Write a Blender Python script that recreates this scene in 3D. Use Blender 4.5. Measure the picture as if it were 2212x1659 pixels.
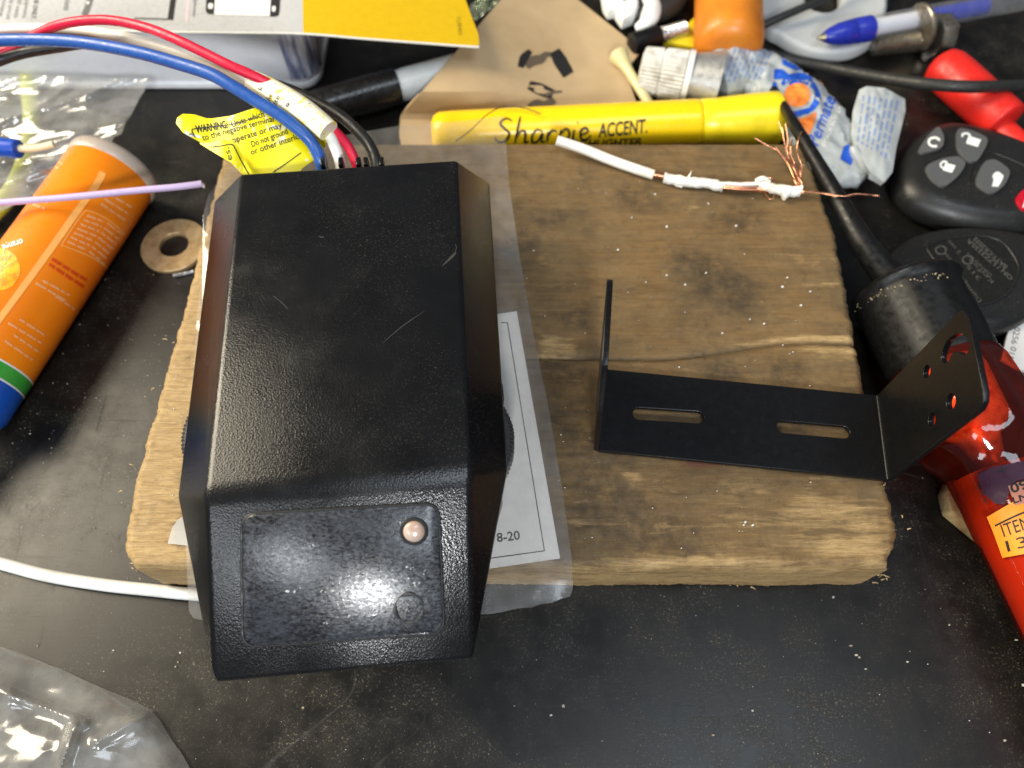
import bpy, bmesh, math, random
import numpy as np
from mathutils import Vector, Matrix, noise
from mathutils.bvhtree import BVHTree

random.seed(7)
for o in list(bpy.data.objects):
    bpy.data.objects.remove(o)
scene = bpy.context.scene
COL = scene.collection
R = math.radians
MM = 0.001

# ------------------------------------------------------------------ camera, light, exposure
CAMZ, TILT, FPX, CX, CY = 226.0, R(27.1), 1597.0, 1106.0, 829.5
SA, CA = math.sin(TILT), math.cos(TILT)
cam = bpy.data.cameras.new('camera')
cam.sensor_width = 36.0
cam.lens = 36.0 * FPX / 2212.0
cam.clip_start, cam.clip_end = 0.005, 20.0
cam.dof.use_dof = True
cam.dof.focus_distance = 0.200
cam.dof.aperture_fstop = 10.5
camo = bpy.data.objects.new('camera', cam)
COL.objects.link(camo)
camo.location = (0, 0, CAMZ * MM)
camo.rotation_euler = (TILT, 0, 0)
scene.camera = camo

world = bpy.data.worlds.new('World')
scene.world = world
world.use_nodes = True
world.node_tree.nodes['Background'].inputs[0].default_value = (0.80, 0.86, 1.0, 1)
world.node_tree.nodes['Background'].inputs[1].default_value = 0.14


def area(name, loc, target, size, power, col):
    l = bpy.data.lights.new(name, 'AREA')
    l.shape = 'RECTANGLE'
    l.size, l.size_y = size
    l.energy = power
    l.color = col
    o = bpy.data.objects.new(name, l)
    COL.objects.link(o)
    o.location = loc
    d = Vector(target) - Vector(loc)
    o.rotation_euler = d.to_track_quat('-Z', 'Y').to_euler()
    return o


# large soft key light on the left, a bench lamp behind the viewer, a ceiling panel overhead
area('shop_light', (-0.95, 0.42, 0.74), (0, 0.12, 0), (0.55, 0.9), 30.0, (1.0, 0.88, 0.67))
area('bench_lamp', (0.035, -0.77, 0.655), (0, 0.05, 0), (0.13, 0.13), 8.0, (0.97, 0.99, 1.0))
area('sheen_fill', (-0.58, -0.80, 0.74), (0, 0.15, 0), (0.40, 0.28), 4.0, (0.90, 0.95, 1.0))  # wide dim fill added for sheen on the sloping front, no known fixture
area('ceiling_panel', (0.32, -0.22, 1.5), (0.05, 0.05, 0), (0.9, 0.36), 8.5, (0.80, 0.90, 1.0))

scene.view_settings.view_transform = 'Standard'
scene.view_settings.look = 'None'
scene.view_settings.exposure = 0.0
scene.view_settings.gamma = 1.0
scene.view_settings.use_curve_mapping = False
scene.cycles.use_denoising = True
scene.cycles.max_bounces = 10
scene.cycles.transparent_max_bounces = 24
scene.cycles.caustics_reflective = False
scene.cycles.caustics_refractive = False


# ------------------------------------------------------------------ placing helpers (millimetres)
def ray(u, v):
    dx, dy = (u - CX) / FPX, (v - CY) / FPX
    return Vector((dx, SA - dy * CA, -dy * SA - CA))


CAM = Vector((0, 0, CAMZ))


def W(u, v, z=0.0):
    d = ray(u, v)
    return CAM + d * ((z - CAMZ) / d.z)


def WP(u, v, p, n):
    d = ray(u, v)
    return CAM + d * ((p - CAM).dot(n) / d.dot(n))


def catmull(pts, n=8, closed=False):
    P = [Vector(p) for p in pts]
    out = []
    L = len(P)
    rng = range(L) if closed else range(L - 1)
    for i in rng:
        if closed:
            a, b, c, d = P[i - 1], P[i], P[(i + 1) % L], P[(i + 2) % L]
        else:
            a, b, c, d = P[max(i - 1, 0)], P[i], P[i + 1], P[min(i + 2, L - 1)]
        for k in range(n):
            t = k / n
            out.append(0.5 * ((2 * b) + (c - a) * t + (2 * a - 5 * b + 4 * c - d) * t * t
                              + (3 * b - a - 3 * c + d) * t * t * t))
    if not closed:
        out.append(P[-1])
    return out


def path(px, n=8):
    return catmull([W(*p) for p in px], n)


def along(p0, p1, u):
    """distance from p0 along p0-p1 to where that line shows at photo column u"""
    a, b = 0.0, 1.0
    for _ in range(40):
        m = (a + b) / 2
        q = p0.lerp(p1, m) - CAM
        uu = CX + FPX * q.x / (q.y * SA - q.z * CA)
        if uu < u:
            a = m
        else:
            b = m
    return (p1 - p0).length * a


def lerp_list(vals, k, n):
    x = k / max(n - 1, 1) * (len(vals) - 1)
    i = min(int(x), len(vals) - 2)
    f = x - i
    return vals[i] * (1 - f) + vals[i + 1] * f


def tube(pts, r, seg=14, cap=True, flat=1.0):
    """swept tube along world points; r a number or a list spread over the length"""
    V, Fc = [], []
    n = len(pts)
    up = Vector((0, 0, 1))
    prev = None
    for k, p in enumerate(pts):
        t = (pts[min(k + 1, n - 1)] - pts[max(k - 1, 0)]).normalized()
        if prev is None:
            s = t.cross(up)
            s = s.normalized() if s.length > 1e-4 else Vector((1, 0, 0))
        else:
            s = (prev - t * prev.dot(t)).normalized()
        prev = s
        b = s.cross(t)
        rr = r if isinstance(r, (int, float)) else lerp_list(r, k, n)
        for j in range(seg):
            a = 2 * math.pi * j / seg
            V.append(p + s * (math.cos(a) * rr) + b * (math.sin(a) * rr * flat))
    for k in range(n - 1):
        for j in range(seg):
            j2 = (j + 1) % seg
            Fc.append((k * seg + j, k * seg + j2, (k + 1) * seg + j2, (k + 1) * seg + j))
    if cap:
        Fc.append(tuple(range(seg - 1, -1, -1)))
        Fc.append(tuple((n - 1) * seg + j for j in range(seg)))
    return V, Fc


def lathe(prof, p0, axis, seg=48, up=Vector((0, 0, 1)), mod=None, caps=True):
    """prof: (distance along axis, radius); mod=(count, depth, i0, i1) ribs between profile rows"""
    ax = axis.normalized()
    s = ax.cross(up).normalized()
    b = s.cross(ax)
    V, Fc = [], []
    for i, (d, r) in enumerate(prof):
        for j in range(seg):
            a = 2 * math.pi * j / seg
            rr = r
            if mod and mod[2] <= i <= mod[3]:
                rr = r - mod[1] * (0.5 + 0.5 * math.cos(a * mod[0]))
            V.append(p0 + ax * d + s * (math.cos(a) * rr) + b * (math.sin(a) * rr))
    n = len(prof)
    for k in range(n - 1):
        for j in range(seg):
            j2 = (j + 1) % seg
            Fc.append((k * seg + j, (k + 1) * seg + j, (k + 1) * seg + j2, k * seg + j2))
    if caps:
        Fc.append(tuple(range(seg)))
        Fc.append(tuple((n - 1) * seg + j for j in range(seg - 1, -1, -1)))
    return V, Fc


def merge(*vf):
    V, Fc = [], []
    for v, f in vf:
        o = len(V)
        V += list(v)
        Fc += [tuple(i + o for i in x) for x in f]
    return V, Fc


def from_bm(bm):
    bm.verts.ensure_lookup_table()
    bm.verts.index_update()
    V = [v.co.copy() for v in bm.verts]
    Fc = [tuple(v.index for v in f.verts) for f in bm.faces]
    bm.free()
    return V, Fc


def to_bm(V, Fc):
    bm = bmesh.new()
    vs = [bm.verts.new(v) for v in V]
    for f in Fc:
        try:
            bm.faces.new([vs[i] for i in f])
        except ValueError:
            pass
    return bm


def beveled(V, Fc, w, seg=3, angle=20):
    bm = to_bm(V, Fc)
    bmesh.ops.remove_doubles(bm, verts=bm.verts, dist=1e-4)
    bmesh.ops.recalc_face_normals(bm, faces=bm.faces)
    es = [e for e in bm.edges if len(e.link_faces) == 2 and e.calc_face_angle(0) > R(angle)]
    bmesh.ops.bevel(bm, geom=es, offset=w, segments=seg, profile=0.5, affect='EDGES', clamp_overlap=True)
    return from_bm(bm)


def prism(poly, z0, z1):
    """poly: world xy points (Vector), extruded from z0 to z1"""
    n = len(poly)
    V = [Vector((p[0], p[1], z0)) for p in poly] + [Vector((p[0], p[1], z1)) for p in poly]
    Fc = [tuple(range(n - 1, -1, -1)), tuple(range(n, 2 * n))]
    Fc += [(i, (i + 1) % n, n + (i + 1) % n, n + i) for i in range(n)]
    return V, Fc


def puck(outline, layers, zc=0.0):
    """closed outline (world xy), lofted through (z, scale) layers and closed at the top"""
    n = len(outline)
    c = sum((Vector((p[0], p[1], 0)) for p in outline), Vector()) / n
    V, Fc = [], []
    for z, s in layers:
        for p in outline:
            V.append(Vector((c.x + (p[0] - c.x) * s, c.y + (p[1] - c.y) * s, zc + z)))
    for k in range(len(layers) - 1):
        for j in range(n):
            j2 = (j + 1) % n
            Fc.append((k * n + j, k * n + j2, (k + 1) * n + j2, (k + 1) * n + j))
    Fc.append(tuple(range(n - 1, -1, -1)))
    Fc.append(tuple((len(layers) - 1) * n + j for j in range(n)))
    return V, Fc


def box(c, sx, sy, sz, rz=0.0):
    V = []
    ca, sa = math.cos(rz), math.sin(rz)
    for dz in (-1, 1):
        for dx, dy in ((-1, -1), (1, -1), (1, 1), (-1, 1)):
            x, y = dx * sx / 2, dy * sy / 2
            V.append(Vector((c[0] + x * ca - y * sa, c[1] + x * sa + y * ca, c[2] + dz * sz / 2)))
    return V, [(3, 2, 1, 0), (4, 5, 6, 7), (0, 1, 5, 4), (1, 2, 6, 5), (2, 3, 7, 6), (3, 0, 4, 7)]


def inside(poly, x, y):
    c = False
    n = len(poly)
    for i in range(n):
        x1, y1 = poly[i]
        x2, y2 = poly[(i + 1) % n]
        if (y1 > y) != (y2 > y) and x < (x2 - x1) * (y - y1) / (y2 - y1) + x1:
            c = not c
    return c


def nearest(poly, x, y):
    best = None
    n = len(poly)
    for i in range(n):
        x1, y1 = poly[i]
        x2, y2 = poly[(i + 1) % n]
        dx, dy = x2 - x1, y2 - y1
        L = dx * dx + dy * dy or 1e-9
        t = max(0, min(1, ((x - x1) * dx + (y - y1) * dy) / L))
        px, py = x1 + t * dx, y1 + t * dy
        d = (px - x) ** 2 + (py - y) ** 2
        if best is None or d < best[0]:
            best = (d, px, py)
    return best


def sheet(poly, res, fn):
    """grid clipped to a 2D polygon with its rim snapped to the outline; fn(x, y) -> world point"""
    xs = [p[0] for p in poly]
    ys = [p[1] for p in poly]
    nx = int((max(xs) - min(xs)) / res) + 2
    ny = int((max(ys) - min(ys)) / res) + 2
    pos, idx, V, Fc = {}, {}, [], []
    ins = {}
    for i in range(nx + 1):
        for j in range(ny + 1):
            ins[i, j] = inside(poly, min(xs) + (i - .5) * res, min(ys) + (j - .5) * res)

    def vert(i, j):
        if (i, j) not in idx:
            x, y = min(xs) + (i - .5) * res, min(ys) + (j - .5) * res
            if not ins[i, j]:
                _, x, y = nearest(poly, x, y)
            idx[i, j] = len(V)
            V.append(fn(x, y))
        return idx[i, j]
    for i in range(nx):
        for j in range(ny):
            q = ((i, j), (i, j + 1), (i + 1, j + 1), (i + 1, j))
            if any(ins[k] for k in q):
                Fc.append(tuple(vert(*k) for k in q))
    return V, Fc


def thicken(V, Fc, t):
    """give an open sheet real thickness downwards"""
    bm = to_bm(V, Fc)
    bmesh.ops.recalc_face_normals(bm, faces=bm.faces)
    if sum(f.normal.z for f in bm.faces) < 0:
        bmesh.ops.reverse_faces(bm, faces=bm.faces)
    bmesh.ops.solidify(bm, geom=bm.faces[:], thickness=t)
    return from_bm(bm)


def creases(u, v, k, s, ang=0.5, st=2.2):
    """sharp film creases: cone-like facets that meet in thin ridges"""
    ca_, sa_ = math.cos(ang), math.sin(ang)
    x, y = (u * ca_ + v * sa_) * s, (-u * sa_ + v * ca_) * s / st
    w = noise.noise((x * .8, y * .8, k)) * .5
    d = noise.voronoi((x + w, y - w, k))[0]
    return d[0]


# ------------------------------------------------------------------ objects
ORG = {}


def mesh_obj(name, vf, mat, org, smooth=30):
    me = bpy.data.meshes.new(name)
    me.from_pydata([((v[0] - org[0]) * MM, (v[1] - org[1]) * MM, (v[2] - org[2]) * MM) for v in vf[0]], [], vf[1])
    me.validate()
    me.update()
    if smooth:
        me.polygons.foreach_set('use_smooth', [True] * len(me.polygons))
        me.set_sharp_from_angle(angle=R(smooth))
    if mat:
        me.materials.append(mat)
    o = bpy.data.objects.new(name, me)
    COL.objects.link(o)
    return o


def tag(o, label, cat, group=None):
    o['label'] = label
    o['category'] = cat
    if group:
        o['group'] = group
    return o


def thing(name, label, cat, loc, group=None):
    o = bpy.data.objects.new(name, None)
    COL.objects.link(o)
    o.empty_display_size = 0.01
    o.location = (loc[0] * MM, loc[1] * MM, loc[2] * MM)
    ORG[o] = Vector(loc)
    return tag(o, label, cat, group)


def part(name, vf, mat, parent, smooth=30, label=None):
    o = mesh_obj(name, vf, mat, ORG[parent], smooth)
    o.parent = parent
    ORG[o] = ORG[parent]
    if label:
        o['label'] = label
    return o


def single(name, vf, mat, label, cat, group=None, smooth=30):
    V = vf[0]
    org = (sum(v[0] for v in V) / len(V), sum(v[1] for v in V) / len(V), min(v[2] for v in V))
    o = mesh_obj(name, vf, mat, org, smooth)
    o.location = (org[0] * MM, org[1] * MM, org[2] * MM)
    ORG[o] = Vector(org)
    return tag(o, label, cat, group)


# ------------------------------------------------------------------ materials
MATS = {}


class NT:
    def __init__(self, name):
        self.m = bpy.data.materials.new(name)
        self.m.use_nodes = True
        self.t = self.m.node_tree
        self.n = self.t.nodes
        self.b = self.n['Principled BSDF']
        self.out = self.n['Material Output']
        tc = self.n.new('ShaderNodeTexCoord')
        mp = self.n.new('ShaderNodeMapping')
        mp.inputs['Scale'].default_value = (1000, 1000, 1000)
        self.t.links.new(tc.outputs['Object'], mp.inputs[0])
        self.co = mp.outputs[0]

    def link(self, a, b):
        self.t.links.new(a, b)

    def noise(self, scale, detail=3, rough=0.55, vec=None, dist=0.0):
        n = self.n.new('ShaderNodeTexNoise')
        n.inputs['Scale'].default_value = 1.0
        n.inputs['Detail'].default_value = detail
        n.inputs['Roughness'].default_value = rough
        n.inputs['Distortion'].default_value = dist
        mp = self.n.new('ShaderNodeMapping')
        s = scale if isinstance(scale, tuple) else (scale,) * 3
        mp.inputs['Scale'].default_value = s
        self.link(vec or self.co, mp.inputs[0])
        self.link(mp.outputs[0], n.inputs['Vector'])
        return n.outputs['Fac']

    def voro(self, scale, feature='F1'):
        n = self.n.new('ShaderNodeTexVoronoi')
        n.feature = feature
        n.inputs['Scale'].default_value = 1.0
        mp = self.n.new('ShaderNodeMapping')
        s = scale if isinstance(scale, tuple) else (scale,) * 3
        mp.inputs['Scale'].default_value = s
        self.link(self.co, mp.inputs[0])
        self.link(mp.outputs[0], n.inputs['Vector'])
        return n.outputs['Distance']

    def ramp(self, x, lo, hi, a=0.0, b=1.0):
        n = self.n.new('ShaderNodeMapRange')
        n.inputs['From Min'].default_value = lo
        n.inputs['From Max'].default_value = hi
        n.inputs['To Min'].default_value = a
        n.inputs['To Max'].default_value = b
        self.link(x, n.inputs['Value'])
        return n.outputs[0]

    def math(self, op, a, b):
        n = self.n.new('ShaderNodeMath')
        n.operation = op
        for i, x in enumerate((a, b)):
            if isinstance(x, (int, float)):
                n.inputs[i].default_value = x
            else:
                self.link(x, n.inputs[i])
        return n.outputs[0]

    def mix(self, fac, a, b):
        n = self.n.new('ShaderNodeMix')
        n.data_type = 'RGBA'
        for sock, x in ((n.inputs['Factor'], fac), (n.inputs['A'], a), (n.inputs['B'], b)):
            if isinstance(x, (int, float)):
                sock.default_value = x
            elif isinstance(x, tuple):
                sock.default_value = x + (1,) if len(x) == 3 else x
            else:
                self.link(x, sock)
        return n.outputs['Result']

    def attr(self, name):
        n = self.n.new('ShaderNodeAttribute')
        n.attribute_name = name
        return n.outputs['Fac']

    def bump(self, h, strength, dist, prev=None):
        n = self.n.new('ShaderNodeBump')
        n.inputs['Strength'].default_value = strength
        n.inputs['Distance'].default_value = dist * MM
        self.link(h, n.inputs['Height'])
        if prev:
            self.link(prev, n.inputs['Normal'])
        return n.outputs[0]

    def set(self, **k):
        for a, x in k.items():
            s = self.b.inputs[a.replace('_', ' ')]
            if isinstance(x, (int, float)):
                s.default_value = x
            elif isinstance(x, tuple):
                s.default_value = x + (1,) if len(x) == 3 else x
            else:
                self.link(x, s)
        return self


def pm(name, col, rough=0.5, metal=0.0, col2=None, scale=0.3, lo=0.45, hi=0.65, bump=None, dust=0.0, spec=0.5,
       trans=0.0, rvar=0.15, stretch=None, ior=1.46, dustcol=(0.35, 0.32, 0.27)):
    """procedural plastic, metal or paper: colour drift, grime specks, fine relief, uneven gloss"""
    if name in MATS:
        return MATS[name]
    t = NT(name)
    c = col
    base2 = col2 or tuple(x * 0.72 for x in col)
    sc = tuple(scale * s for s in stretch) if stretch else scale
    c = t.mix(t.ramp(t.noise(sc, 4), lo, hi, 0, 1.0 if col2 else 0.16), col, base2)
    if dust:
        d = t.ramp(t.noise(1.6, 2, 0.7), 0.62, 0.74)
        d2 = t.ramp(t.noise(0.12, 3), 0.35, 0.7)
        c = t.mix(t.math('MULTIPLY', t.math('MULTIPLY', d, d2), dust), c, dustcol)
    t.set(Base_Color=c, Metallic=metal, Roughness=t.ramp(t.noise(0.5, 4), 0.3, 0.7, max(rough - rvar, .03), min(rough + rvar, 1)),
          Specular_IOR_Level=spec, Transmission_Weight=trans, IOR=ior)
    if bump:
        t.set(Normal=t.bump(t.noise(bump[0], 2), bump[1], bump[2]))
    MATS[name] = t.m
    return t.m


def film_mat(name, haze=0.16, tint=(0.93, 0.93, 0.92), gloss=0.12, rough=0.16, hcol=(0.75, 0.75, 0.73), vary=0.12):
    t = NT(name)
    tr = t.n.new('ShaderNodeBsdfTransparent')
    tr.inputs[0].default_value = tint + (1,)
    gl = t.n.new('ShaderNodeBsdfGlossy')
    gl.inputs[0].default_value = (1, 1, 1, 1)
    gl.inputs['Roughness'].default_value = rough
    df = t.n.new('ShaderNodeBsdfDiffuse')
    df.inputs[0].default_value = hcol + (1,)
    tl = t.n.new('ShaderNodeBsdfTranslucent')
    tl.inputs[0].default_value = hcol + (1,)
    m0 = t.n.new('ShaderNodeMixShader')
    m0.inputs[0].default_value = 0.4
    t.link(df.outputs[0], m0.inputs[1])
    t.link(tl.outputs[0], m0.inputs[2])
    m1 = t.n.new('ShaderNodeMixShader')
    t.link(t.ramp(t.noise(0.12, 5), 0.3, 0.7, max(haze - vary, 0.01), haze + vary), m1.inputs[0])
    t.link(tr.outputs[0], m1.inputs[1])
    t.link(m0.outputs[0], m1.inputs[2])
    fr = t.n.new('ShaderNodeLayerWeight')
    fr.inputs[0].default_value = 0.5
    m2 = t.n.new('ShaderNodeMixShader')
    t.link(t.math('ADD', t.math('MULTIPLY', t.math('POWER', fr.outputs['Facing'], 4.0), 0.6), gloss * 0.5), m2.inputs[0])
    t.link(m1.outputs[0], m2.inputs[1])
    t.link(gl.outputs[0], m2.inputs[2])
    b = t.bump(t.noise(0.12, 3), 0.10, 0.5)
    t.link(b, gl.inputs['Normal'])
    t.link(m2.outputs[0], t.out.inputs[0])
    return t.m


def bench_mat():
    t = NT('black_rubber_bench')
    big = t.ramp(t.noise(0.011, 4), 0.35, 0.65)
    mid = t.ramp(t.noise(0.05, 5, 0.65), 0.40, 0.70)
    c = t.mix(big, (0.0045, 0.0042, 0.0040), (0.0085, 0.0078, 0.0068))
    c = t.mix(t.math('MULTIPLY', mid, 0.5), c, (0.017, 0.0145, 0.0110))
    # scuffs and dragged scratches
    scuff = None
    for sc, k in (((0.02, 0.30, 1), .8), ((0.35, 0.03, 1), .5), ((0.16, 0.16, 1), .35)):
        s = t.ramp(t.noise(sc, 6, 0.72, dist=1.2), 0.60, 0.74)
        c = t.mix(t.math('MULTIPLY', s, 0.16 * k), c, (0.075, 0.074, 0.072))
        scuff = s if scuff is None else t.math('MAXIMUM', scuff, s)
    for sc, w, k, lo_ in ((0.006, .0022, .5, .50), (0.011, .003, .35, .54), (0.018, .004, .3, .56)):
        l = t.noise((sc, sc * 1.7, 1), 1.5, .4, dist=.4)
        l = t.ramp(t.math('ABSOLUTE', t.math('SUBTRACT', l, .5), 0), 0, w, 1, 0)
        m = t.ramp(t.noise((sc * 6, sc * 6, 1), 3), lo_, lo_ + .1)
        c = t.mix(t.math('MULTIPLY', t.math('MULTIPLY', l, m), k * .45), c, (0.10, 0.098, 0.09))
    # fine dust, gathered in patches
    zone = t.ramp(t.noise(0.02, 4, .6), 0.38, 0.62)
    z2 = t.ramp(t.noise(0.10, 4, .65), 0.38, 0.60)
    zone = t.math('MULTIPLY', zone, z2)
    for scale, lo, hi, k, col in ((1.4, 0.60, 0.70, .75, (0.20, 0.17, 0.12)), (0.65, 0.665, 0.72, .7, (0.17, 0.14, 0.09)), (3.2, 0.58, 0.70, .6, (0.18, 0.16, 0.125))):
        d = t.ramp(t.noise(scale, 2, 0.6), lo, hi)
        c = t.mix(t.math('MULTIPLY', t.math('MULTIPLY', d, zone), k), c, col)
    r = t.ramp(t.noise(0.05, 5, 0.65), 0.3, 0.7, 0.27, 0.36)
    r = t.math('ADD', r, t.math('MULTIPLY', scuff, 0.16))
    r = t.math('ADD', r, t.math('MULTIPLY', zone, 0.06))
    t.set(Base_Color=c, Roughness=r, Specular_IOR_Level=0.30)
    b = t.bump(t.noise(2.2, 3), 0.22, 0.10)
    b = t.bump(t.noise((0.03, 0.5, 1), 5, .7, dist=1.0), 0.12, 0.12, b)
    t.set(Normal=b)
    return t.m


def wood_mat():
    t = NT('worn_dirty_wood')
    g1 = t.noise((0.028, 0.34, 0.34), 6, 0.66, dist=1.6)
    g2 = t.noise((0.10, 2.6, 2.6), 5, 0.65, dist=0.8)
    c = t.mix(t.ramp(g1, 0.30, 0.70), (0.120, 0.068, 0.025), (0.215, 0.131, 0.050))
    c = t.mix(t.math('MULTIPLY', t.ramp(g2, 0.40, 0.75), 0.18), c, (0.080, 0.048, 0.020))
    # rubbed-in grime, blotchy rather than striped
    for sc, lo, hi, k, col in (((0.030, 0.036, 0.036), .40, .62, .62, (0.075, 0.055, 0.030)), ((0.10, 0.12, 0.12), .46, .66, .55, (0.185, 0.125, 0.058)),
                               ((0.14, 0.17, 0.17), .56, .72, .5, (0.036, 0.028, 0.018)), ((0.42, 0.5, 0.5), .57, .72, .4, (0.045, 0.033, 0.019)),
                               ((0.9, 1.2, 1.2), .58, .70, .45, (0.16, 0.11, 0.055)), ((1.6, 2.0, 2.0), .60, .70, .5, (0.022, 0.017, 0.011))):
        c = t.mix(t.math('MULTIPLY', t.ramp(t.noise(sc, 6, 0.7, dist=.5), lo, hi), k), c, col)
    c = t.mix(t.math('MULTIPLY', t.attr('soil_shade'), t.ramp(t.noise(0.25, 5, .7), .30, .60)), c, (0.020, 0.0165, 0.012))  # placed blotches: soil plus painted shade
    # freshly broken pale fibres
    fib = t.noise((0.14, 1.5, 1.5), 6, 0.72, dist=0.9)
    pale = t.mix(t.ramp(fib, 0.32, 0.66), (0.215, 0.132, 0.050), (0.430, 0.300, 0.140))
    wv = t.math('ADD', t.attr('wear'), t.ramp(t.noise((0.06, 0.42, 0.42), 6, 0.7, dist=.8), 0.28, 0.72, -0.40, 0.40))
    wv = t.math('ADD', wv, t.ramp(t.noise(0.09, 5, .65), 0.3, 0.7, -0.22, 0.22))
    c = t.mix(t.ramp(wv, 0.38, 0.90), c, pale)
    c = t.mix(t.math('MULTIPLY', t.ramp(t.noise(0.35, 4, .7), .54, .68), .35), c, (0.085, 0.058, 0.030))
    c = t.mix(t.attr('stain'), c, (0.10, 0.022, 0.016))
    c = t.mix(t.attr('line'), c, (0.045, 0.030, 0.014))
    t.set(Base_Color=c, Roughness=t.ramp(t.noise(0.2, 4), 0.3, 0.7, 0.5, 0.85), Specular_IOR_Level=0.35)
    b = t.bump(g2, 0.30, 0.3)
    b = t.bump(t.noise((0.8, 2.4, 2.4), 5, .75), 0.40, 0.24, b)
    b = t.bump(t.noise(0.3, 4, .6), 0.15, 0.4, b)
    t.set(Normal=b)
    return t.m


def housing_mat(name, peb, col=(0.0040, 0.0042, 0.0048), dust=0.40, rough=0.22):
    t = NT(name)
    c = t.mix(t.ramp(t.noise(0.05, 4), .35, .65), col, tuple(x * 1.5 for x in col))
    zone = t.ramp(t.noise((0.045, 0.045, 0.02), 4), 0.40, 0.66)
    d = t.ramp(t.noise(2.6, 2, 0.7), 0.60, 0.74)
    c = t.mix(t.math('MULTIPLY', t.math('MULTIPLY', d, zone), dust), c, (0.17, 0.155, 0.125))
    sm = t.ramp(t.noise(0.08, 5, .6), .58, .72)
    c = t.mix(t.math('MULTIPLY', sm, 0.035 * (dust > 0)), c, (0.12, 0.12, 0.12))
    t.set(Base_Color=c, Roughness=t.ramp(t.noise(0.08, 4), .3, .7, rough - .06, rough + .06), Specular_IOR_Level=0.38)
    t.set(Normal=t.bump(t.noise(0.9, 2), 0.08, 0.2, t.bump(t.voro(2.3), peb, 0.14)))
    return t.m


def badge_mat():
    t = NT('worn_clear_badge')
    b1 = t.ramp(t.math('ADD', t.noise((0.7, 1.5, 1.2), 5, 0.65, dist=.4), t.ramp(t.noise(0.12, 3), .3, .7, -.09, .09)), 0.44, 0.60)
    c = t.mix(b1, (0.032, 0.036, 0.044), (0.008, 0.008, 0.010))
    t.set(Base_Color=c, Roughness=t.ramp(t.noise((0.9, 1.9, 1.4), 5, 0.7, dist=.4), 0.42, 0.62, 0.15, 0.40), Specular_IOR_Level=0.7)
    t.set(Normal=t.bump(t.noise(0.9, 4, .65), 0.35, 0.22))
    return t.m


def clear_mat(name, tint, body, frac, rough=0.06, refl=0.05):
    """clear plastic that lets lamp light through: tinted see-through, a little milky body, glossy skin"""
    t = NT(name)
    tr = t.n.new('ShaderNodeBsdfTransparent')
    tr.inputs[0].default_value = tint + (1,)
    tl = t.n.new('ShaderNodeBsdfTranslucent')
    tl.inputs[0].default_value = body + (1,)
    df = t.n.new('ShaderNodeBsdfDiffuse')
    df.inputs[0].default_value = body + (1,)
    m0 = t.n.new('ShaderNodeMixShader')
    m0.inputs[0].default_value = 0.5
    t.link(df.outputs[0], m0.inputs[1])
    t.link(tl.outputs[0], m0.inputs[2])
    m1 = t.n.new('ShaderNodeMixShader')
    t.link(t.ramp(t.noise(0.12, 4, .6, dist=.6), 0.3, 0.7, frac * .6, frac * 1.4), m1.inputs[0])
    t.link(tr.outputs[0], m1.inputs[1])
    t.link(m0.outputs[0], m1.inputs[2])
    gl = t.n.new('ShaderNodeBsdfGlossy')
    gl.inputs['Roughness'].default_value = rough
    lw = t.n.new('ShaderNodeLayerWeight')
    m2 = t.n.new('ShaderNodeMixShader')
    t.link(t.math('ADD', t.math('MULTIPLY', t.math('POWER', lw.outputs['Facing'], 4.0), 0.55), refl), m2.inputs[0])
    t.link(m1.outputs[0], m2.inputs[1])
    t.link(gl.outputs[0], m2.inputs[2])
    t.link(t.bump(t.noise(0.3, 3), 0.15, 0.4), gl.inputs['Normal'])
    t.link(m2.outputs[0], t.out.inputs[0])
    return t.m


M_BENCH, M_WOOD = bench_mat(), wood_mat()
M_HOUSE = housing_mat('pebbled_black_plastic', 0.30)
M_HOUSE_SIDE = housing_mat('black_plastic_lower', 0.3, dust=0.2)
M_BADGE = badge_mat()
M_RED_CLEAR = clear_mat('clear_red_plastic', (0.88, 0.25, 0.13), (0.55, 0.055, 0.02), 0.07)
M_FILM = film_mat('clear_poly_film', haze=0.16, tint=(0.94, 0.93, 0.91), gloss=.12, rough=.16, vary=.07)
M_FILM_CLOUDY = film_mat('cloudy_poly_film', haze=0.30, tint=(0.92, 0.91, 0.90), vary=0.13, rough=0.16, gloss=.12)
M_INK = pm('black_ink', (0.012, 0.012, 0.012), 0.6)
M_INK_GREY = pm('grey_ink', (0.13, 0.13, 0.13), 0.6)
M_WHITE_PRINT = pm('white_print', (0.72, 0.72, 0.70), 0.5)
M_PALE_PRINT = pm('pale_orange_print', (0.85, 0.42, 0.18), 0.5)
M_BLACK_RUBBER = pm('black_rubber', (0.005, 0.005, 0.005), 0.40, dust=0.06, bump=(0.9, 0.08, 0.1), spec=.35)
M_CABLE = pm('dull_black_cable', (0.020, 0.020, 0.019), 0.5, dust=0.3, bump=(0.6, 0.15, 0.1))
M_POWDER = pm('satin_black_steel', (0.0040, 0.0040, 0.0046), 0.30, dust=0.05, bump=(2.2, 0.06, 0.05), rvar=0.04, spec=.42)
M_BLUE_WIRE = pm('blue_insulation', (0.020, 0.085, 0.33), 0.36, dust=0.2, bump=(0.4, 0.12, 0.2), dustcol=(.4, .5, .7))
M_WHITE_WIRE = pm('white_insulation', (0.80, 0.79, 0.72), 0.42, col2=(0.66, 0.62, 0.50), scale=0.09, lo=.5, hi=.75, bump=(0.4, 0.12, 0.2))
M_RED_WIRE = pm('red_insulation', (0.62, 0.012, 0.045), 0.40, bump=(0.4, 0.1, 0.2))
M_BLACK_WIRE = pm('black_insulation', (0.012, 0.012, 0.013), 0.42, dust=0.5, bump=(0.4, 0.12, 0.2))
M_COPPER = pm('bright_copper', (0.80, 0.36, 0.20), 0.24, metal=1.0, rvar=.05)
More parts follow.
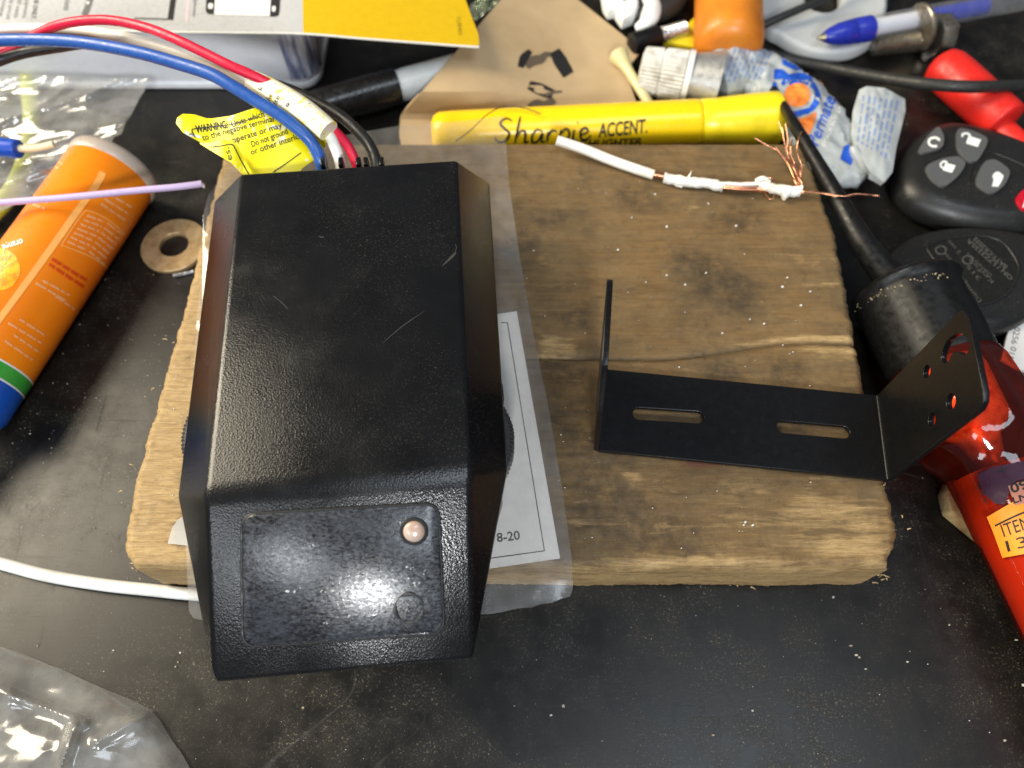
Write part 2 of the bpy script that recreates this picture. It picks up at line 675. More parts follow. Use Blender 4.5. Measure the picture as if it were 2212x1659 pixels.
M_YELLOW_PEN = pm('yellow_plastic', (0.90, 0.60, 0.006), 0.26, bump=(0.15, 0.1, 0.3), rvar=0.06)
M_YELLOW_CAP = pm('yellow_cap_plastic', (0.86, 0.66, 0.012), 0.30, bump=(0.15, 0.1, 0.3), rvar=0.06)
M_CARDBOARD = pm('tan_cardboard', (0.46, 0.34, 0.20), 0.85, col2=(0.38, 0.275, 0.155), scale=0.05, lo=.35, hi=.7, bump=(0.8, 0.15, 0.2), spec=.2)
M_PAPER = pm('white_paper', (0.72, 0.70, 0.68), 0.6, bump=(0.2, 0.1, 0.3))
M_CARD_GREY = pm('glossy_grey_card', (0.46, 0.465, 0.47), 0.32, bump=(0.1, 0.06, 0.4))
M_CARD_YELLOW = pm('glossy_yellow_card', (0.62, 0.40, 0.006), 0.35, bump=(0.1, 0.06, 0.4))
M_BOX_WHITE = pm('glossy_white_plastic', (0.80, 0.81, 0.84), 0.22, bump=(0.05, 0.05, 0.5), rvar=.06)
M_BLISTER = pm('blue_tinted_clear_plastic', (0.80, 0.85, 1.0), 0.1, trans=0.9)


# ------------------------------------------------------------------ lettering and flat print, laid onto real surfaces
def text_flat(s, bold=0.0, shear=0.0):
    cu = bpy.data.curves.new('lettering', 'FONT')
    cu.body = s
    cu.size = 1.0
    cu.shear = shear
    cu.offset = bold
    cu.resolution_u = 3
    o = bpy.data.objects.new('lettering', cu)
    COL.objects.link(o)
    dg = bpy.context.evaluated_depsgraph_get()
    me = bpy.data.meshes.new_from_object(o.evaluated_get(dg))
    V = [v.co.copy() for v in me.vertices]
    Fc = [tuple(p.vertices) for p in me.polygons]
    bpy.data.objects.remove(o)
    bpy.data.curves.remove(cu)
    bpy.data.meshes.remove(me)
    return V, Fc


def fine(V, Fc, L):
    bm = to_bm(V, Fc)
    bmesh.ops.remove_doubles(bm, verts=bm.verts, dist=1e-5)
    bmesh.ops.triangulate(bm, faces=bm.faces)
    for _ in range(4):
        es = [e for e in bm.edges if e.calc_length() > L]
        if not es:
            break
        bmesh.ops.subdivide_edges(bm, edges=es, cuts=1)
        bmesh.ops.triangulate(bm, faces=[f for f in bm.faces if len(f.verts) > 3])
    return from_bm(bm)


def bvh(*vfs):
    V, Fc = merge(*vfs)
    return BVHTree.FromPolygons([tuple(v) for v in V], [tuple(f) for f in Fc])


def lay(V, Fc, tree, lift=0.15):
    """drop 2D points (photo coordinates of the print) onto the surface that carries it"""
    out, ok = [], []
    for v in V:
        d = ray(v[0], v[1]).normalized()
        h = tree.ray_cast(CAM, d)
        if h[0] is None:
            out.append(None)
        else:
            n = h[1] if h[1].dot(d) < 0 else -h[1]
            out.append(h[0] + n * lift)
    idx, V2 = {}, []
    F2 = []
    for f in Fc:
        if all(out[i] is not None for i in f):
            g = []
            for i in f:
                if i not in idx:
                    idx[i] = len(V2)
                    V2.append(out[i])
                g.append(idx[i])
            F2.append(tuple(g))
    return V2, F2


def words(s, a, b, h, tree, lift=0.15, bold=0.0, shear=0.0, L=9.0, flip=1):
    """baseline from a to b, letter height h (photo coordinates)"""
    V, Fc = text_flat(s, bold, shear)
    x0, x1 = min(v.x for v in V), max(v.x for v in V)
    a, b = Vector(a), Vector(b)
    ex = (b - a)
    ey = Vector((ex.y, -ex.x)).normalized() * h * flip
    P = [a + ex * ((v.x - x0) / (x1 - x0)) + ey * (v.y / 0.7) for v in V]
    P, Fc = fine([Vector((p.x, p.y, 0)) for p in P], Fc, L)
    return lay(P, Fc, tree, lift)


def patch(poly, tree, lift=0.15, res=8):
    V, Fc = sheet(poly, res, lambda x, y: Vector((x, y, 0)))
    return lay(V, Fc, tree, lift)


def stroke(pts, w, tree, lift=0.15, n=6, close=False):
    P = catmull([Vector((p[0], p[1], 0)) for p in pts], n, closed=close) if n > 1 else [Vector((p[0], p[1], 0)) for p in pts]
    if close:
        P.append(P[0])
    V, Fc = [], []
    for k, p in enumerate(P):
        t = (P[min(k + 1, len(P) - 1)] - P[max(k - 1, 0)]).normalized()
        if close and k in (0, len(P) - 1):
            t = (P[1] - P[-2]).normalized()
        s = Vector((-t.y, t.x, 0))
        ww = w if isinstance(w, (int, float)) else lerp_list(w, k, len(P))
        V += [p + s * ww / 2, p - s * ww / 2]
    for k in range(len(P) - 1):
        Fc.append((2 * k, 2 * k + 1, 2 * k + 3, 2 * k + 2))
    return lay(V, Fc, tree, lift)


def bars(a, b, h, tree, lift=0.12, word=(8, 26), gap=5, rnd=None):
    """a line of print too small to read: a row of word-long dashes"""
    rnd = rnd or random
    a, b = Vector((a[0], a[1], 0)), Vector((b[0], b[1], 0))
    L = (b - a).length
    e = (b - a) / L
    s = Vector((-e.y, e.x, 0)) * h / 2
    x = 0
    V, Fc = [], []
    while x < L - 3:
        w = min(rnd.uniform(*word), L - x)
        k = 0
        while k < w:
            ww = min(rnd.uniform(2.0, 3.6), w - k)
            hh = rnd.uniform(.6, 1.0)
            o = len(V)
            p, q = a + e * (x + k), a + e * (x + k + ww)
            V += [p + s * hh, p - s, q - s, q + s * hh]
            Fc.append((o, o + 1, o + 2, o + 3))
            k += ww + 0.9
        x += w + gap
    return lay(V, Fc, tree, lift)


# ------------------------------------------------------------------ the setting: bench top
bn = mesh_obj('bench_top', ([Vector(p) for p in ((-900, -600, 0), (900, -600, 0), (900, 1300, 0), (-900, 1300, 0))], [(0, 1, 2, 3)]),
              M_BENCH, (0, 0, 0), None)
bn['kind'] = 'structure'


# ------------------------------------------------------------------ the wooden board
def build_board():
    zt = 25.0
    left = [(505, 250), (487, 315), (440, 490), (395, 670), (350, 830), (302, 1000), (278, 1090), (266, 1160), (268, 1195), (290, 1228)]
    right = [(1722, 250), (1738, 318), (1770, 400), (1803, 500), (1826, 600), (1846, 720), (1856, 760), (1866, 820), (1890, 960),
             (1912, 1040), (1930, 1085), (1938, 1130), (1938, 1175), (1922, 1208)]
    lw = sorted([(W(u, v, zt).y, W(u, v, zt).x) for u, v in left])
    rw = sorted([(W(u, v, zt).y, W(u, v, zt).x) for u, v in right])
    y0 = W(1000, 1222, zt).y
    y1 = W(1100, 313, zt).y
    NX, NY = 380, 280
    lx = lambda y: np.interp(y, [p[0] for p in lw], [p[1] for p in lw])
    rx = lambda y: np.interp(y, [p[0] for p in rw], [p[1] for p in rw])
    crack = [(W(u, v, zt).x, W(u, v, zt).y) for u, v in ((600, 800), (1180, 772), (1340, 775), (1420, 776), (1490, 771), (1560, 760), (1620, 750), (1680, 742), (1760, 739), (1850, 742), (1900, 742))]
    cxs, cys = [p[0] for p in crack], [p[1] for p in crack]
    V, wear, stain, line, soil_shade = [], [], [], [], []
    SO = [(W(u, v, zt), r) for u, v, r in ((1590, 640, 9), (1500, 575, 8), (1560, 610, 7), (1240, 690, 6), (1215, 800, 9), (1330, 1110, 13), (1460, 1170, 9), (1290, 1000, 9), (1180, 470, 6), (1700, 800, 6), (1560, 800, 6), (1380, 420, 9), (1600, 470, 8), (400, 1110, 4), (330, 1120, 3), (1120, 520, 7), (1250, 900, 10), (1700, 950, 9))]  # dark soil blotches; those between controller and bracket paint in shade
    PA = [(W(u, v, zt), a_, b_) for u, v, a_, b_ in ((1740, 560, 11, 3), (1770, 610, 8, 3), (1700, 700, 7, 5), (1620, 1120, 14, 4), (1760, 1090, 9, 5), (1850, 1130, 6, 8), (1480, 1210, 20, 2), (1600, 1060, 9, 3), (1190, 620, 4, 2), (1170, 560, 3, 4), (1500, 450, 6, 2), (1660, 640, 5, 2), (1380, 1030, 6, 2), (1800, 1180, 14, 3))]
    red = W(1515, 1001, zt)
    gouge = W(1205, 753, zt)
    for j in range(NY + 1):
        t = j / NY
        for i in range(NX + 1):
            s = i / NX
            y = y0 + (y1 - y0) * t
            fr = noise.noise((s * 60, 3.3, 0)) * 0.22 + noise.noise((s * 11, 9.3, 0)) * 0.5
            y += fr * (1 - t) ** 12
            a = lx(y) + noise.noise((1.7, y * 1.1, 0)) * 0.3 + noise.noise((1.7, y * 3.1, 2)) * 0.3 + noise.noise((1.7, y * .22, 5)) * 0.9
            b = rx(y) + noise.noise((7.7, y * 1.1, 0)) * 0.3 + noise.noise((7.7, y * 3.1, 2)) * 0.3 + noise.noise((7.7, y * .22, 5)) * 0.9
            x = a + (b - a) * s
            dl, dr, df, db = x - a, b - x, y - y0, y1 - y
            z = zt + 0.16 * noise.noise((x * .05, y * .5, 0)) + 0.10 * noise.noise((x * .3, y * 1.5, 4))
            dy = y - np.interp(x, cxs, cys)
            cw = 0.55 + 0.5 * (x > 60)
            amp = 1.0 if x > 18 else max(0.0, .35 + (x - 0) / 30)
            z -= 0.9 * amp * math.exp(-(dy / cw) ** 2)
            z -= 0.35 * amp * (1 / (1 + math.exp(dy * 2.5)))
            gx, gy = (x - gouge.x), (y - gouge.y)
            g = math.exp(-((gx / 6.5) ** 4 + (gy / 5.0) ** 4))
            z -= 0.5 * g
            # rounded, broken rims
            e = min(dl, dr)
            nr = noise.noise((x * .4, y * .9, 2.2))
            z -= 1.5 * max(0, 1 - e / (2.2 + nr)) ** 2
            z -= 1.6 * max(0, 1 - df / (1.6 + .8 * nr)) ** 2
            V.append(Vector((x, y, z)))
            w = 0.14
            w += 0.70 * math.exp(-dl / 16) + 0.26 * math.exp(-dr / 7) + 0.42 * math.exp(-df / 5)
            w += 0.45 * math.exp(-max(0, (x + 92)) / 12)
            w += 0.85 * math.exp(-((dy - 1.6) / 1.1) ** 2) * max(0, min(1, (x - 62) / 22))
            w += 0.55 * math.exp(-((dy + 2.5) / 2.2) ** 2) * max(0, min(1, (x - 80) / 18))
            w += 0.62 * g - 0.18 * max(0, min(1, (y - 90) / 80))
            wear.append(w)
            soil_shade.append(min(.62, sum(math.exp(-(((x - q.x) / r_) ** 2 + ((y - q.y) / (r_ * .75)) ** 2)) for q, r_ in SO)))
            wear[-1] += .42 * sum(math.exp(-(((x - q.x) / a_) ** 2 + ((y - q.y) / b_) ** 2)) for q, a_, b_ in PA)
            stain.append(0.75 * max(0, 1 - (((x - red.x) / 7.5) ** 2 + ((y - red.y) / 1.6) ** 2)))
            line.append(min(1, 0.9 * amp * math.exp(-((dy + .1) / .42) ** 2)))
    n1 = NX + 1
    Fc = [(j * n1 + i, j * n1 + i + 1, (j + 1) * n1 + i + 1, (j + 1) * n1 + i) for j in range(NY) for i in range(NX)]
    ring = [i for i in range(n1)] + [j * n1 + NX for j in range(1, NY + 1)] + [NY * n1 + i for i in range(NX - 1, -1, -1)] + [j * n1 for j in range(NY - 1, 0, -1)]
    prev = ring
    c = Vector((0, 125, 0))
    for k, zz in enumerate((21.5, 18, 13, 8, 4, 1.2, 0.0)):
        cur = []
        for q in ring:
            p = V[q]
            d = Vector((p.x - c.x, p.y - c.y, 0)).normalized()
            o = 0.6 + 0.4 * noise.noise((p.x * .12, p.y * .12, zz * .25)) + 0.28 * noise.noise((p.x * 1.2, p.y * 1.2, zz))
            if zz < 2:
                o -= 0.8
            cur.append(len(V))
            V.append(Vector((p.x + d.x * o, p.y + d.y * o, zz)))
            front = p.y < y0 + 3
            wear.append(0.86 if front else 0.62)
            stain.append(0)
            soil_shade.append(0)
            line.append(0)
        n = len(ring)
        Fc += [(prev[m], cur[m], cur[(m + 1) % n], prev[(m + 1) % n]) for m in range(n)]
        prev = cur
    Fc.append(tuple(prev))
    # torn fibres at the sawn corners
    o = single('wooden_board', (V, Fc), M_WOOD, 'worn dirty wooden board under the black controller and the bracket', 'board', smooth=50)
    for nm, dat in (('wear', wear), ('stain', stain), ('line', line), ('soil_shade', soil_shade)):
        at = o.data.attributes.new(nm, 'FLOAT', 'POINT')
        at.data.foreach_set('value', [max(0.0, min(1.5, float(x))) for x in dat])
    fib = []
    rnd = random.Random(3)
    edges = [(W(u, v, 3), 1) for u, v in ((305, 1232), (290, 1222), (318, 1246), (470, 1255), (1890, 1250), (1900, 1246), (1870, 1258), (1912, 1236), (1560, 1262), (1600, 1264), (1640, 1262))]
    for u, v in ((372, 735), (345, 838), (300, 1000), (283, 1060), (415, 560), (1936, 1120), (1936, 1150), (1915, 1050)):
        edges.append((W(u, v, 20), 0))
    for p, _ in edges:
        for k in range(2):
            q = p + Vector((rnd.uniform(-3, 3), rnd.uniform(-1, 1), rnd.uniform(-2, 2)))
            d = Vector((rnd.uniform(-1.5, 1.5), rnd.uniform(-1.2, .5), rnd.uniform(-.5, .6)))
            if p.x < -60:
                d.x = -abs(d.x)
            fib.append(tube([q, q + d * .5 + Vector((0, 0, .2)), q + d], [.22, .16, .04], 5))
    f = part('splinters', merge(*fib), pm('pale_wood_fibre', (0.50, 0.36, 0.18), 0.8), o)
    f['kind'] = 'stuff'
    return o


board = build_board()

# ------------------------------------------------------------------ the black controller
ROT = R(4.9)
DEV0 = W(741, 1045, 63)          # middle of the ridge between top and sloping front


def dv(x, y, z):
    c, s = math.cos(ROT), math.sin(ROT)
    return Vector((DEV0.x + x * c - y * s, DEV0.y + x * s + y * c, 25 + z))


dev = thing('brake_controller', 'black plastic brake controller box with four coloured wires lying on the board', 'controller', (DEV0.x, DEV0.y + 40, 25))
YB, YF, AW, BW = 97.6, -38.0, 31.2, 43.4
# upper shell: flat top, flared cheeks, sloping front
up = {
    'tbl': dv(-AW, YB, 38), 'tbr': dv(AW, YB, 38), 'tkl': dv(-AW, 0, 38), 'tkr': dv(AW - 1.9, 0, 38),
    'sbl': dv(-BW, YB + 2, 25.5), 'sbr': dv(BW - 2.6, YB + 2, 25.5), 'skl': dv(-BW, 5, 25.5), 'skr': dv(BW - 4.8, 5, 25.5),
    'fl': dv(-AW - 3, YF, 15), 'fr': dv(AW - 4.4, YF, 15), 'bl': dv(-AW - 2.4, YF + .8, 11.5), 'br': dv(AW - 5, YF + .8, 11.5),
    'ubl': dv(-BW + .4, YB + 1.6, 19), 'ubr': dv(BW - 3, YB + 1.6, 19), 'ukl': dv(-BW + .4, 5, 19), 'ukr': dv(BW - 5.2, 5, 19),
}
kk = list(up)
ix = {k: i for i, k in enumerate(kk)}
fcs = [('tbl', 'tkl', 'tkr', 'tbr'), ('tkl', 'fl', 'fr', 'tkr'), ('tbl', 'sbl', 'skl', 'tkl'), ('tkl', 'skl', 'fl'),
       ('tbr', 'tkr', 'skr', 'sbr'), ('tkr', 'fr', 'skr'), ('tbl', 'tbr', 'sbr', 'ubr', 'ubl', 'sbl'),
       ('sbl', 'ubl', 'ukl', 'skl'), ('sbr', 'skr', 'ukr', 'ubr'), ('skl', 'ukl', 'bl', 'fl'), ('skr', 'fr', 'br', 'ukr'),
       ('fl', 'bl', 'br', 'fr'), ('ubl', 'ubr', 'ukr', 'ukl'), ('ukl', 'ukr', 'br', 'bl')]
usv = [up[k] for k in kk], [tuple(ix[k] for k in f) for f in fcs]
bm = to_bm(*usv)
bmesh.ops.recalc_face_normals(bm, faces=bm.faces)
rk = {tuple(up['tkl']), tuple(up['tkr'])}
ridge = [e for e in bm.edges if all(any((v.co - Vector(q)).length < 1e-3 for q in rk) for v in e.verts)]
bmesh.ops.bevel(bm, geom=ridge, offset=3.4, segments=6, profile=0.5, affect='EDGES', clamp_overlap=True)
shell = from_bm(bm)
shell = beveled(shell[0], shell[1], 1.0, 4, 16)
part('upper_shell', shell, M_HOUSE, dev, 35)
TREE_SHELL = bvh(shell)
lows = [dv(-BW + .8, YB + .6, 18.3), dv(BW - 4, YB + .6, 18.3), dv(BW - 6.2, 4, 18.3), dv(AW - 6.3, YF + 2, 11.2), dv(-AW - .5, YF + 2, 11.2), dv(-BW + .8, 4, 18.3)]
lowb = [dv(-BW + 4, YB - 1, 1.9), dv(BW - 4, YB - 1, 1.9), dv(BW - 6.5, 3, 1.9), dv(AW - 6.5, YF + 6, 5.5), dv(-AW + 3, YF + 6, 5.5), dv(-BW + 4, 3, 1.9)]
n6 = 6
lsv = lows + lowb, [tuple(range(n6)), tuple(range(2 * n6 - 1, n6 - 1, -1))] + [(i, n6 + i, n6 + (i + 1) % n6, (i + 1) % n6) for i in range(n6)]
part('lower_shell', beveled(lsv[0], lsv[1], 0.8, 2, 20), M_HOUSE_SIDE, dev, 35)
# side clips below the cheek on the right
for y in (46, 30):
    V, Fc = box((0, 0, 0), 1.6, 5, 4)
    part('clip', beveled([dv(BW - 4.7 + v.x, y + v.y, 17.4 + v.z) for v in V], Fc, .3, 2), M_HOUSE_SIDE, dev)
# thumbwheels, knurled rims standing out of the cheeks
for sx, yy, xo_ in ((-1, 24, 2.2), (1, 17, -6.2)):
    prof = [(-4, 12), (-4, 16.6), (-3.2, 17.6), (3.2, 17.6), (4, 16.6), (4, 12)]
    Vw, Fw = [], []
    seg = 576
    for d, r in prof:
        for j in range(seg):
            a = 2 * math.pi * j / seg
            rr = r + (0.17 * (1 if math.sin(a * 96) > 0 else -1) if r > 13 else 0)
            Vw.append(dv(sx * (BW - 12.8) - .8 + xo_ + rr * math.cos(a), yy + rr * math.sin(a), 16.4 + d))
    for k in range(len(prof) - 1):
        for j in range(seg):
            j2 = (j + 1) % seg
            Fw.append((k * seg + j, k * seg + j2, (k + 1) * seg + j2, (k + 1) * seg + j))
    Fw.append(tuple(range(seg - 1, -1, -1)))
    Fw.append(tuple((len(prof) - 1) * seg + j for j in range(seg)))
    part('thumbwheel', (Vw, Fw), pm('black_wheel_plastic', (0.030, 0.031, 0.032), 0.42, dust=0.3), dev, 25)

# badge on the sloping front
SN = (dv(AW, 0, 38) - dv(-AW, 0, 38)).cross(dv(-AW, YF, 15) - dv(-AW, 0, 38))
SN = (SN if SN.z > 0 else -SN).normalized()
SP = dv(0, YF / 2, 26.5)


def slope(u, v, lift=0.0):
    return WP(u, v, SP, SN) + SN * lift


def rrect(c0, c1, c2, c3, r, n=7):
    """rounded quad in photo coordinates"""
    cs = [Vector(c) for c in (c0, c1, c2, c3)]
    out = []
    for i in range(4):
        p, a, b = cs[i], cs[i - 1], cs[(i + 1) % 4]
        da, db = (a - p).normalized() * r, (b - p).normalized() * r
        for k in range(n + 1):
            t = k / n
            q = (1 - t) ** 2 * (p + da) + 2 * t * (1 - t) * p + t * t * (p + db)
            out.append((q.x, q.y))
    return out


def raised(poly, lift0, lift1, fn, rim=None):
    n = len(poly)
    c = (sum(p[0] for p in poly) / n, sum(p[1] for p in poly) / n)
    ins = [(c[0] + (p[0] - c[0]) * 0.985, c[1] + (p[1] - c[1]) * 0.985) for p in poly]
    V = [fn(p[0], p[1], lift0) for p in poly] + [fn(p[0], p[1], lift1 * .6) for p in poly] + [fn(p[0], p[1], lift1) for p in ins]
    Fc = [(i, (i + 1) % n, n + (i + 1) % n, n + i) for i in range(n)] + [(n + i, n + (i + 1) % n, 2 * n + (i + 1) % n, 2 * n + i) for i in range(n)]
    Fc.append(tuple(range(2 * n, 3 * n)))
    bm = to_bm(V, Fc)
    bmesh.ops.recalc_face_normals(bm, faces=bm.faces)
    return from_bm(bm)


bad = rrect((524, 1112), (946, 1088), (958, 1366), (527, 1396), 34)
bo = part('badge', raised(bad, -0.3, 0.55, slope), M_BADGE, dev, 40)
# dark rim groove around the badge
c0 = (739, 1241)
rim_o = [(c0[0] + (p[0] - c0[0]) * 1.012, c0[1] + (p[1] - c0[1]) * 1.014) for p in bad]
rv = [slope(p[0], p[1], .12) for p in rim_o]
part('badge_rim', tube(rv + [rv[0]], 0.33, 8, cap=False), pm('black_gasket', (0.006, 0.006, 0.006), 0.5), dev)
# worn ring mark moulded in the badge
ringp = []
for k in range(40):
    a = 2 * math.pi * k / 40
    ringp.append(slope(884 + 30 * math.cos(a), 1312 + 31 * math.sin(a), 0.55 + .12 * noise.noise((math.cos(a) * 2, math.sin(a) * 2, 1))))
ringp.append(ringp[0])
rg = part('ring_mark', tube(ringp, [.1, .5, .3, .62, .1, .4, .7, .3, .05, .5, .65, .2, .45, .1], 8, cap=False), pm('etched_ring', (0.03, 0.034, 0.036), 0.45, bump=(1.2, .8, .4)), dev)
# indicator lamp
lc = slope(895, 1146, 0.4)
ex = (slope(920, 1146) - slope(870, 1146)).normalized()
lr = (slope(919, 1146) - slope(871, 1146)).length / 2
V, Fc = lathe([(0, lr), (0.6, lr * .97), (1.0, lr * .86), (1.3, lr * .62), (1.45, lr * .3), (1.48, 0.02)], lc, SN, 32, up=ex)
part('indicator_lens', (V, Fc), pm('milky_lens', (0.40, 0.28, 0.225), 0.18, col2=(0.46, 0.38, 0.33), scale=.3, rvar=.05), dev, 60, label='milky pinkish round indicator lens')
ring = [lc + (ex * math.cos(a) + SN.cross(ex) * math.sin(a)) * (lr + .35) + SN * .3 for a in [2 * math.pi * k / 36 for k in range(37)]]
part('lens_rim', tube(ring, 0.42, 8, cap=False), pm('black_gasket', (0.006, 0.006, 0.006), 0.5), dev)
# dry glue beads where a sticker came off
rnd = random.Random(11)
beads = []
for (u, v, s) in ((625, 1275, 4), (645, 1272, 3), (702, 1276, 4), (720, 1274, 3), (782, 1268, 3), (860, 1249, 3), (886, 1225, 3), (902, 1262, 3.4), (870, 1130, 2.5),
                  (675, 1180, 2.2), (760, 1330, 3), (700, 1345, 2.5), (840, 1240, 2), (880, 1250, 2.5), (915, 1235, 2.5)):
    for k in range(3):
        p = slope(u + rnd.uniform(-8, 8), v + rnd.uniform(-5, 5), .55)
        r = s * 0.09 * rnd.uniform(.4, 1)
        beads.append(lathe([(0, r), (r * .5, r * .85), (r * .8, r * .4), (r * .85, .01)], p, SN, 8, up=ex))
b_ = part('glue_residue', merge(*beads), pm('dry_glue', (0.5, 0.52, 0.52), 0.2), dev)
b_['kind'] = 'stuff'
# pale scratches and fluff on the top
scr = [stroke([(826, 742), (868, 706), (917, 672)], [.6, 1.6, 1.8, .5], TREE_SHELL, .06), stroke([(592, 640), (610, 655), (622, 668)], 1.6, TREE_SHELL, .06),
       stroke([(690, 510), (694, 513), (700, 512)], 2.5, TREE_SHELL, .08), stroke([(955, 575), (975, 556), (985, 545)], [1, 6, 4], TREE_SHELL, .06),
       stroke([(982, 548), (986, 535), (983, 528)], 1.5, TREE_SHELL, .06)]
for q in scr:
    part('scratch', q, pm('scuffed_plastic', (0.022, 0.022, 0.022), 0.7), dev)

# four wires
wire_px = {
    'blue_wire': (M_BLUE_WIRE, 1.95, [(698, 380, 54), (692, 345, 58), (676, 312, 61), (650, 284, 64), (604, 248, 67), (552, 217, 69), (500, 185, 71), (455, 160, 72), (385, 137, 72), (297, 113, 72), (192, 94, 70), (105, 87, 68), (0, 87, 65), (-90, 93, 62)]),
    'white_wire': (M_WHITE_WIRE, 1.75, [(741, 380, 54), (735, 350, 57), (724, 318, 60), (704, 284, 62), (640, 232, 65), (570, 190, 67), (520, 169, 68), (422, 127, 68), (350, 102, 67), (300, 89, 66), (262, 80, 65), (192, 68, 63), (110, 63, 62), (35, 63, 60), (-60, 72, 58)]),
    'red_wire': (M_RED_WIRE, 1.5, [(775, 376, 54), (768, 350, 57), (748, 311, 60), (715, 275, 62), (670, 237, 64), (616, 200, 67), (552, 166, 71), (500, 143, 73), (455, 121, 74), (400, 94, 75), (357, 75, 75), (320, 61, 74), (262, 47, 73), (210, 43, 72), (150, 49, 70), (105, 62, 66), (60, 84, 61), (20, 106, 59), (-60, 140, 56)]),
    'black_wire': (M_BLACK_WIRE, 1.8, [(816, 376, 54), (812, 345, 56), (797, 312, 57), (777, 288, 58), (740, 254, 59), (690, 224, 60), (640, 200, 61), (596, 184, 61), (540, 172, 60), (455, 143, 60), (385, 119, 60), (297, 97, 60), (192, 93, 60), (122, 102, 59), (52, 114, 58), (0, 130, 57), (-80, 165, 54)]),
}
wobj = {}
for nm, (m, r, px) in wire_px.items():
    wobj[nm] = part(nm, tube(path(px, 10), r, 16), m, dev, 60)
# grommet lugs where the wires leave
for u in (700, 738, 776, 792, 826):
    p = W(u, 357, 59.6)
    V, Fc = box(p, 1.4, 3, 4, ROT)
    part('lug', beveled(V, Fc, .3, 2), M_HOUSE_SIDE, dev)


# warning label flag wrapped round the white wire
def lz(u, v):
    z = 60 + 5.5 * math.sin((u - 380) / 330 * 3.0 + .2) - 0.055 * (v - 250)
    z += 5.0 * math.exp(-((u - 385) / 45) ** 2)
    return min(z, 66)


def label_mat():
    t = NT('yellow_warning_label')
    w = t.ramp(t.noise(0.16, 4, 0.7, dist=1.0), 0.56, 0.60)
    w2 = t.ramp(t.noise(0.055, 3, .6), 0.48, 0.56)
    c = t.mix(t.math('MULTIPLY', w, w2), (0.88, 0.76, 0.004), (0.82, 0.82, 0.72))
    t.set(Base_Color=c, Roughness=0.35)
    return t.m


M_LABEL = label_mat()
lab = [(380, 266), (383, 254), (395, 246), (420, 247), (450, 257), (500, 250), (550, 233), (600, 210), (630, 214), (690, 262), (714, 285), (702, 318), (684, 342), (652, 364), (640, 385), (545, 392), (500, 350), (430, 305), (395, 286)]
lv = sheet(lab, 9, lambda u, v: W(u, v, lz(u, v)))
lab_o = part('warning_label', thicken(lv[0], lv[1], 0.35), M_LABEL, dev, 60, label='creased yellow warning label wrapped round the white wire')
TL = bvh(lv)
lt = [('WARNING:', (424, 288), (493, 276), 15, .022), ('Units which', (502, 275), (572, 252), 13, 0), ('to the negative terminal', (438, 304), (592, 262), 12, 0),
      ('may not', (450, 318), (498, 310), 11, 0), ('operate or may', (503, 309), (610, 276), 12, 0), ('Do not ground wire', (545, 318), (650, 278), 12, 0),
      ('or other interlock', (543, 335), (664, 294), 12, 0), ('P/N 1', (408, 291), (424, 312), 8, 0)]
for s, a, b, h, bd in lt:
    part('lettering', words(s, a, b, h * 1.08, TL, .12, bold=bd + .012), M_INK, lab_o, None)
part('border_line', merge(stroke([(430, 316), (424, 302), (415, 284), (418, 279), (440, 276), (500, 269), (560, 252)], 2.2, TL, .12, 4),
                          stroke([(590, 372), (620, 352), (650, 330)], 2.2, TL, .12, 4)), M_INK, lab_o, None)
# folded corner
fold = [(428, 308), (452, 309), (478, 301), (500, 300), (514, 316), (528, 344), (548, 378), (560, 392), (540, 392), (500, 352), (460, 328)]


def fz(u, v):
    return lz(u, v) + 2.2 + 2.4 * math.sin(max(0, min(1, (u - 428) / 100)) * math.pi)


fv = sheet(fold, 7, lambda u, v: W(u, v, fz(u, v)))
fold_o = part('folded_corner', thicken(fv[0], fv[1], 0.35), M_LABEL, lab_o, 60)
TF = bvh(fv)
fmk = merge(words('ures.', (509, 368), (494, 318), 13, TF, .12, flip=1), stroke([(455, 318), (480, 315), (500, 312), (508, 322), (522, 350), (540, 380)], 2.4, TF, .12, 4))
fm_o = mesh_obj('lettering', fmk, M_INK, ORG[dev], None)
fm_o.parent = lab_o
ORG[fm_o] = ORG[dev]
# sleeve of the same label
slv = catmull([W(*p) for p in ((546, 176, 67.5), (600, 202, 67.5), (660, 240, 66.5), (710, 283, 64.5))], 8)


def sleeve_mat():
    t = NT('worn_label_sleeve')
    c = t.mix(t.ramp(t.noise(0.35, 4, .7, dist=.8), 0.54, 0.62), (0.80, 0.78, 0.64), (0.86, 0.72, 0.02))
    c = t.mix(t.ramp(t.noise(1.3, 2), 0.66, 0.70), c, (0.03, 0.03, 0.02))
    t.set(Base_Color=c, Roughness=0.4)
    return t.m


sv = tube(slv, 3.5, 18, flat=.9)
sl_o = part('label_sleeve', sv, sleeve_mat(), dev, 60)
TS = bvh(sv)
for s, a, b in (('the', (580, 222), (590, 206), ), ('ite', (597, 226), (606, 209)), ('k', (566, 196), (570, 188)), ('e', (622, 232), (627, 224))):
    part('lettering', words(s, a, b, 10, TS, .15), M_INK, sl_o, None)

# ------------------------------------------------------------------ clear bag under the controller, paper in it
pp = [(940, 700), (1116, 672), (1210, 1206), (960, 1242)]
pv = sheet(pp, 24, lambda u, v: W(u, v, 25.75))
pa = single('instruction_sheet', thicken(pv[0], pv[1], 0.2), M_PAPER, 'white printed sheet with thin black frame, inside the clear bag', 'paper')
TP = bvh(pv)
part('frame_line', merge(stroke([(1082, 697), (1096, 697)], 2, TP, .06, 1), stroke([(1096, 697), (1176, 1190)], 2.2, TP, .06, 1), stroke([(1176, 1190), (1060, 1206)], 2.2, TP, .06, 1)), M_INK, pa, None)
part('lettering', words('8-20', (1074, 1171), (1124, 1165), 19, TP, .06, bold=.02), M_INK, pa, None)

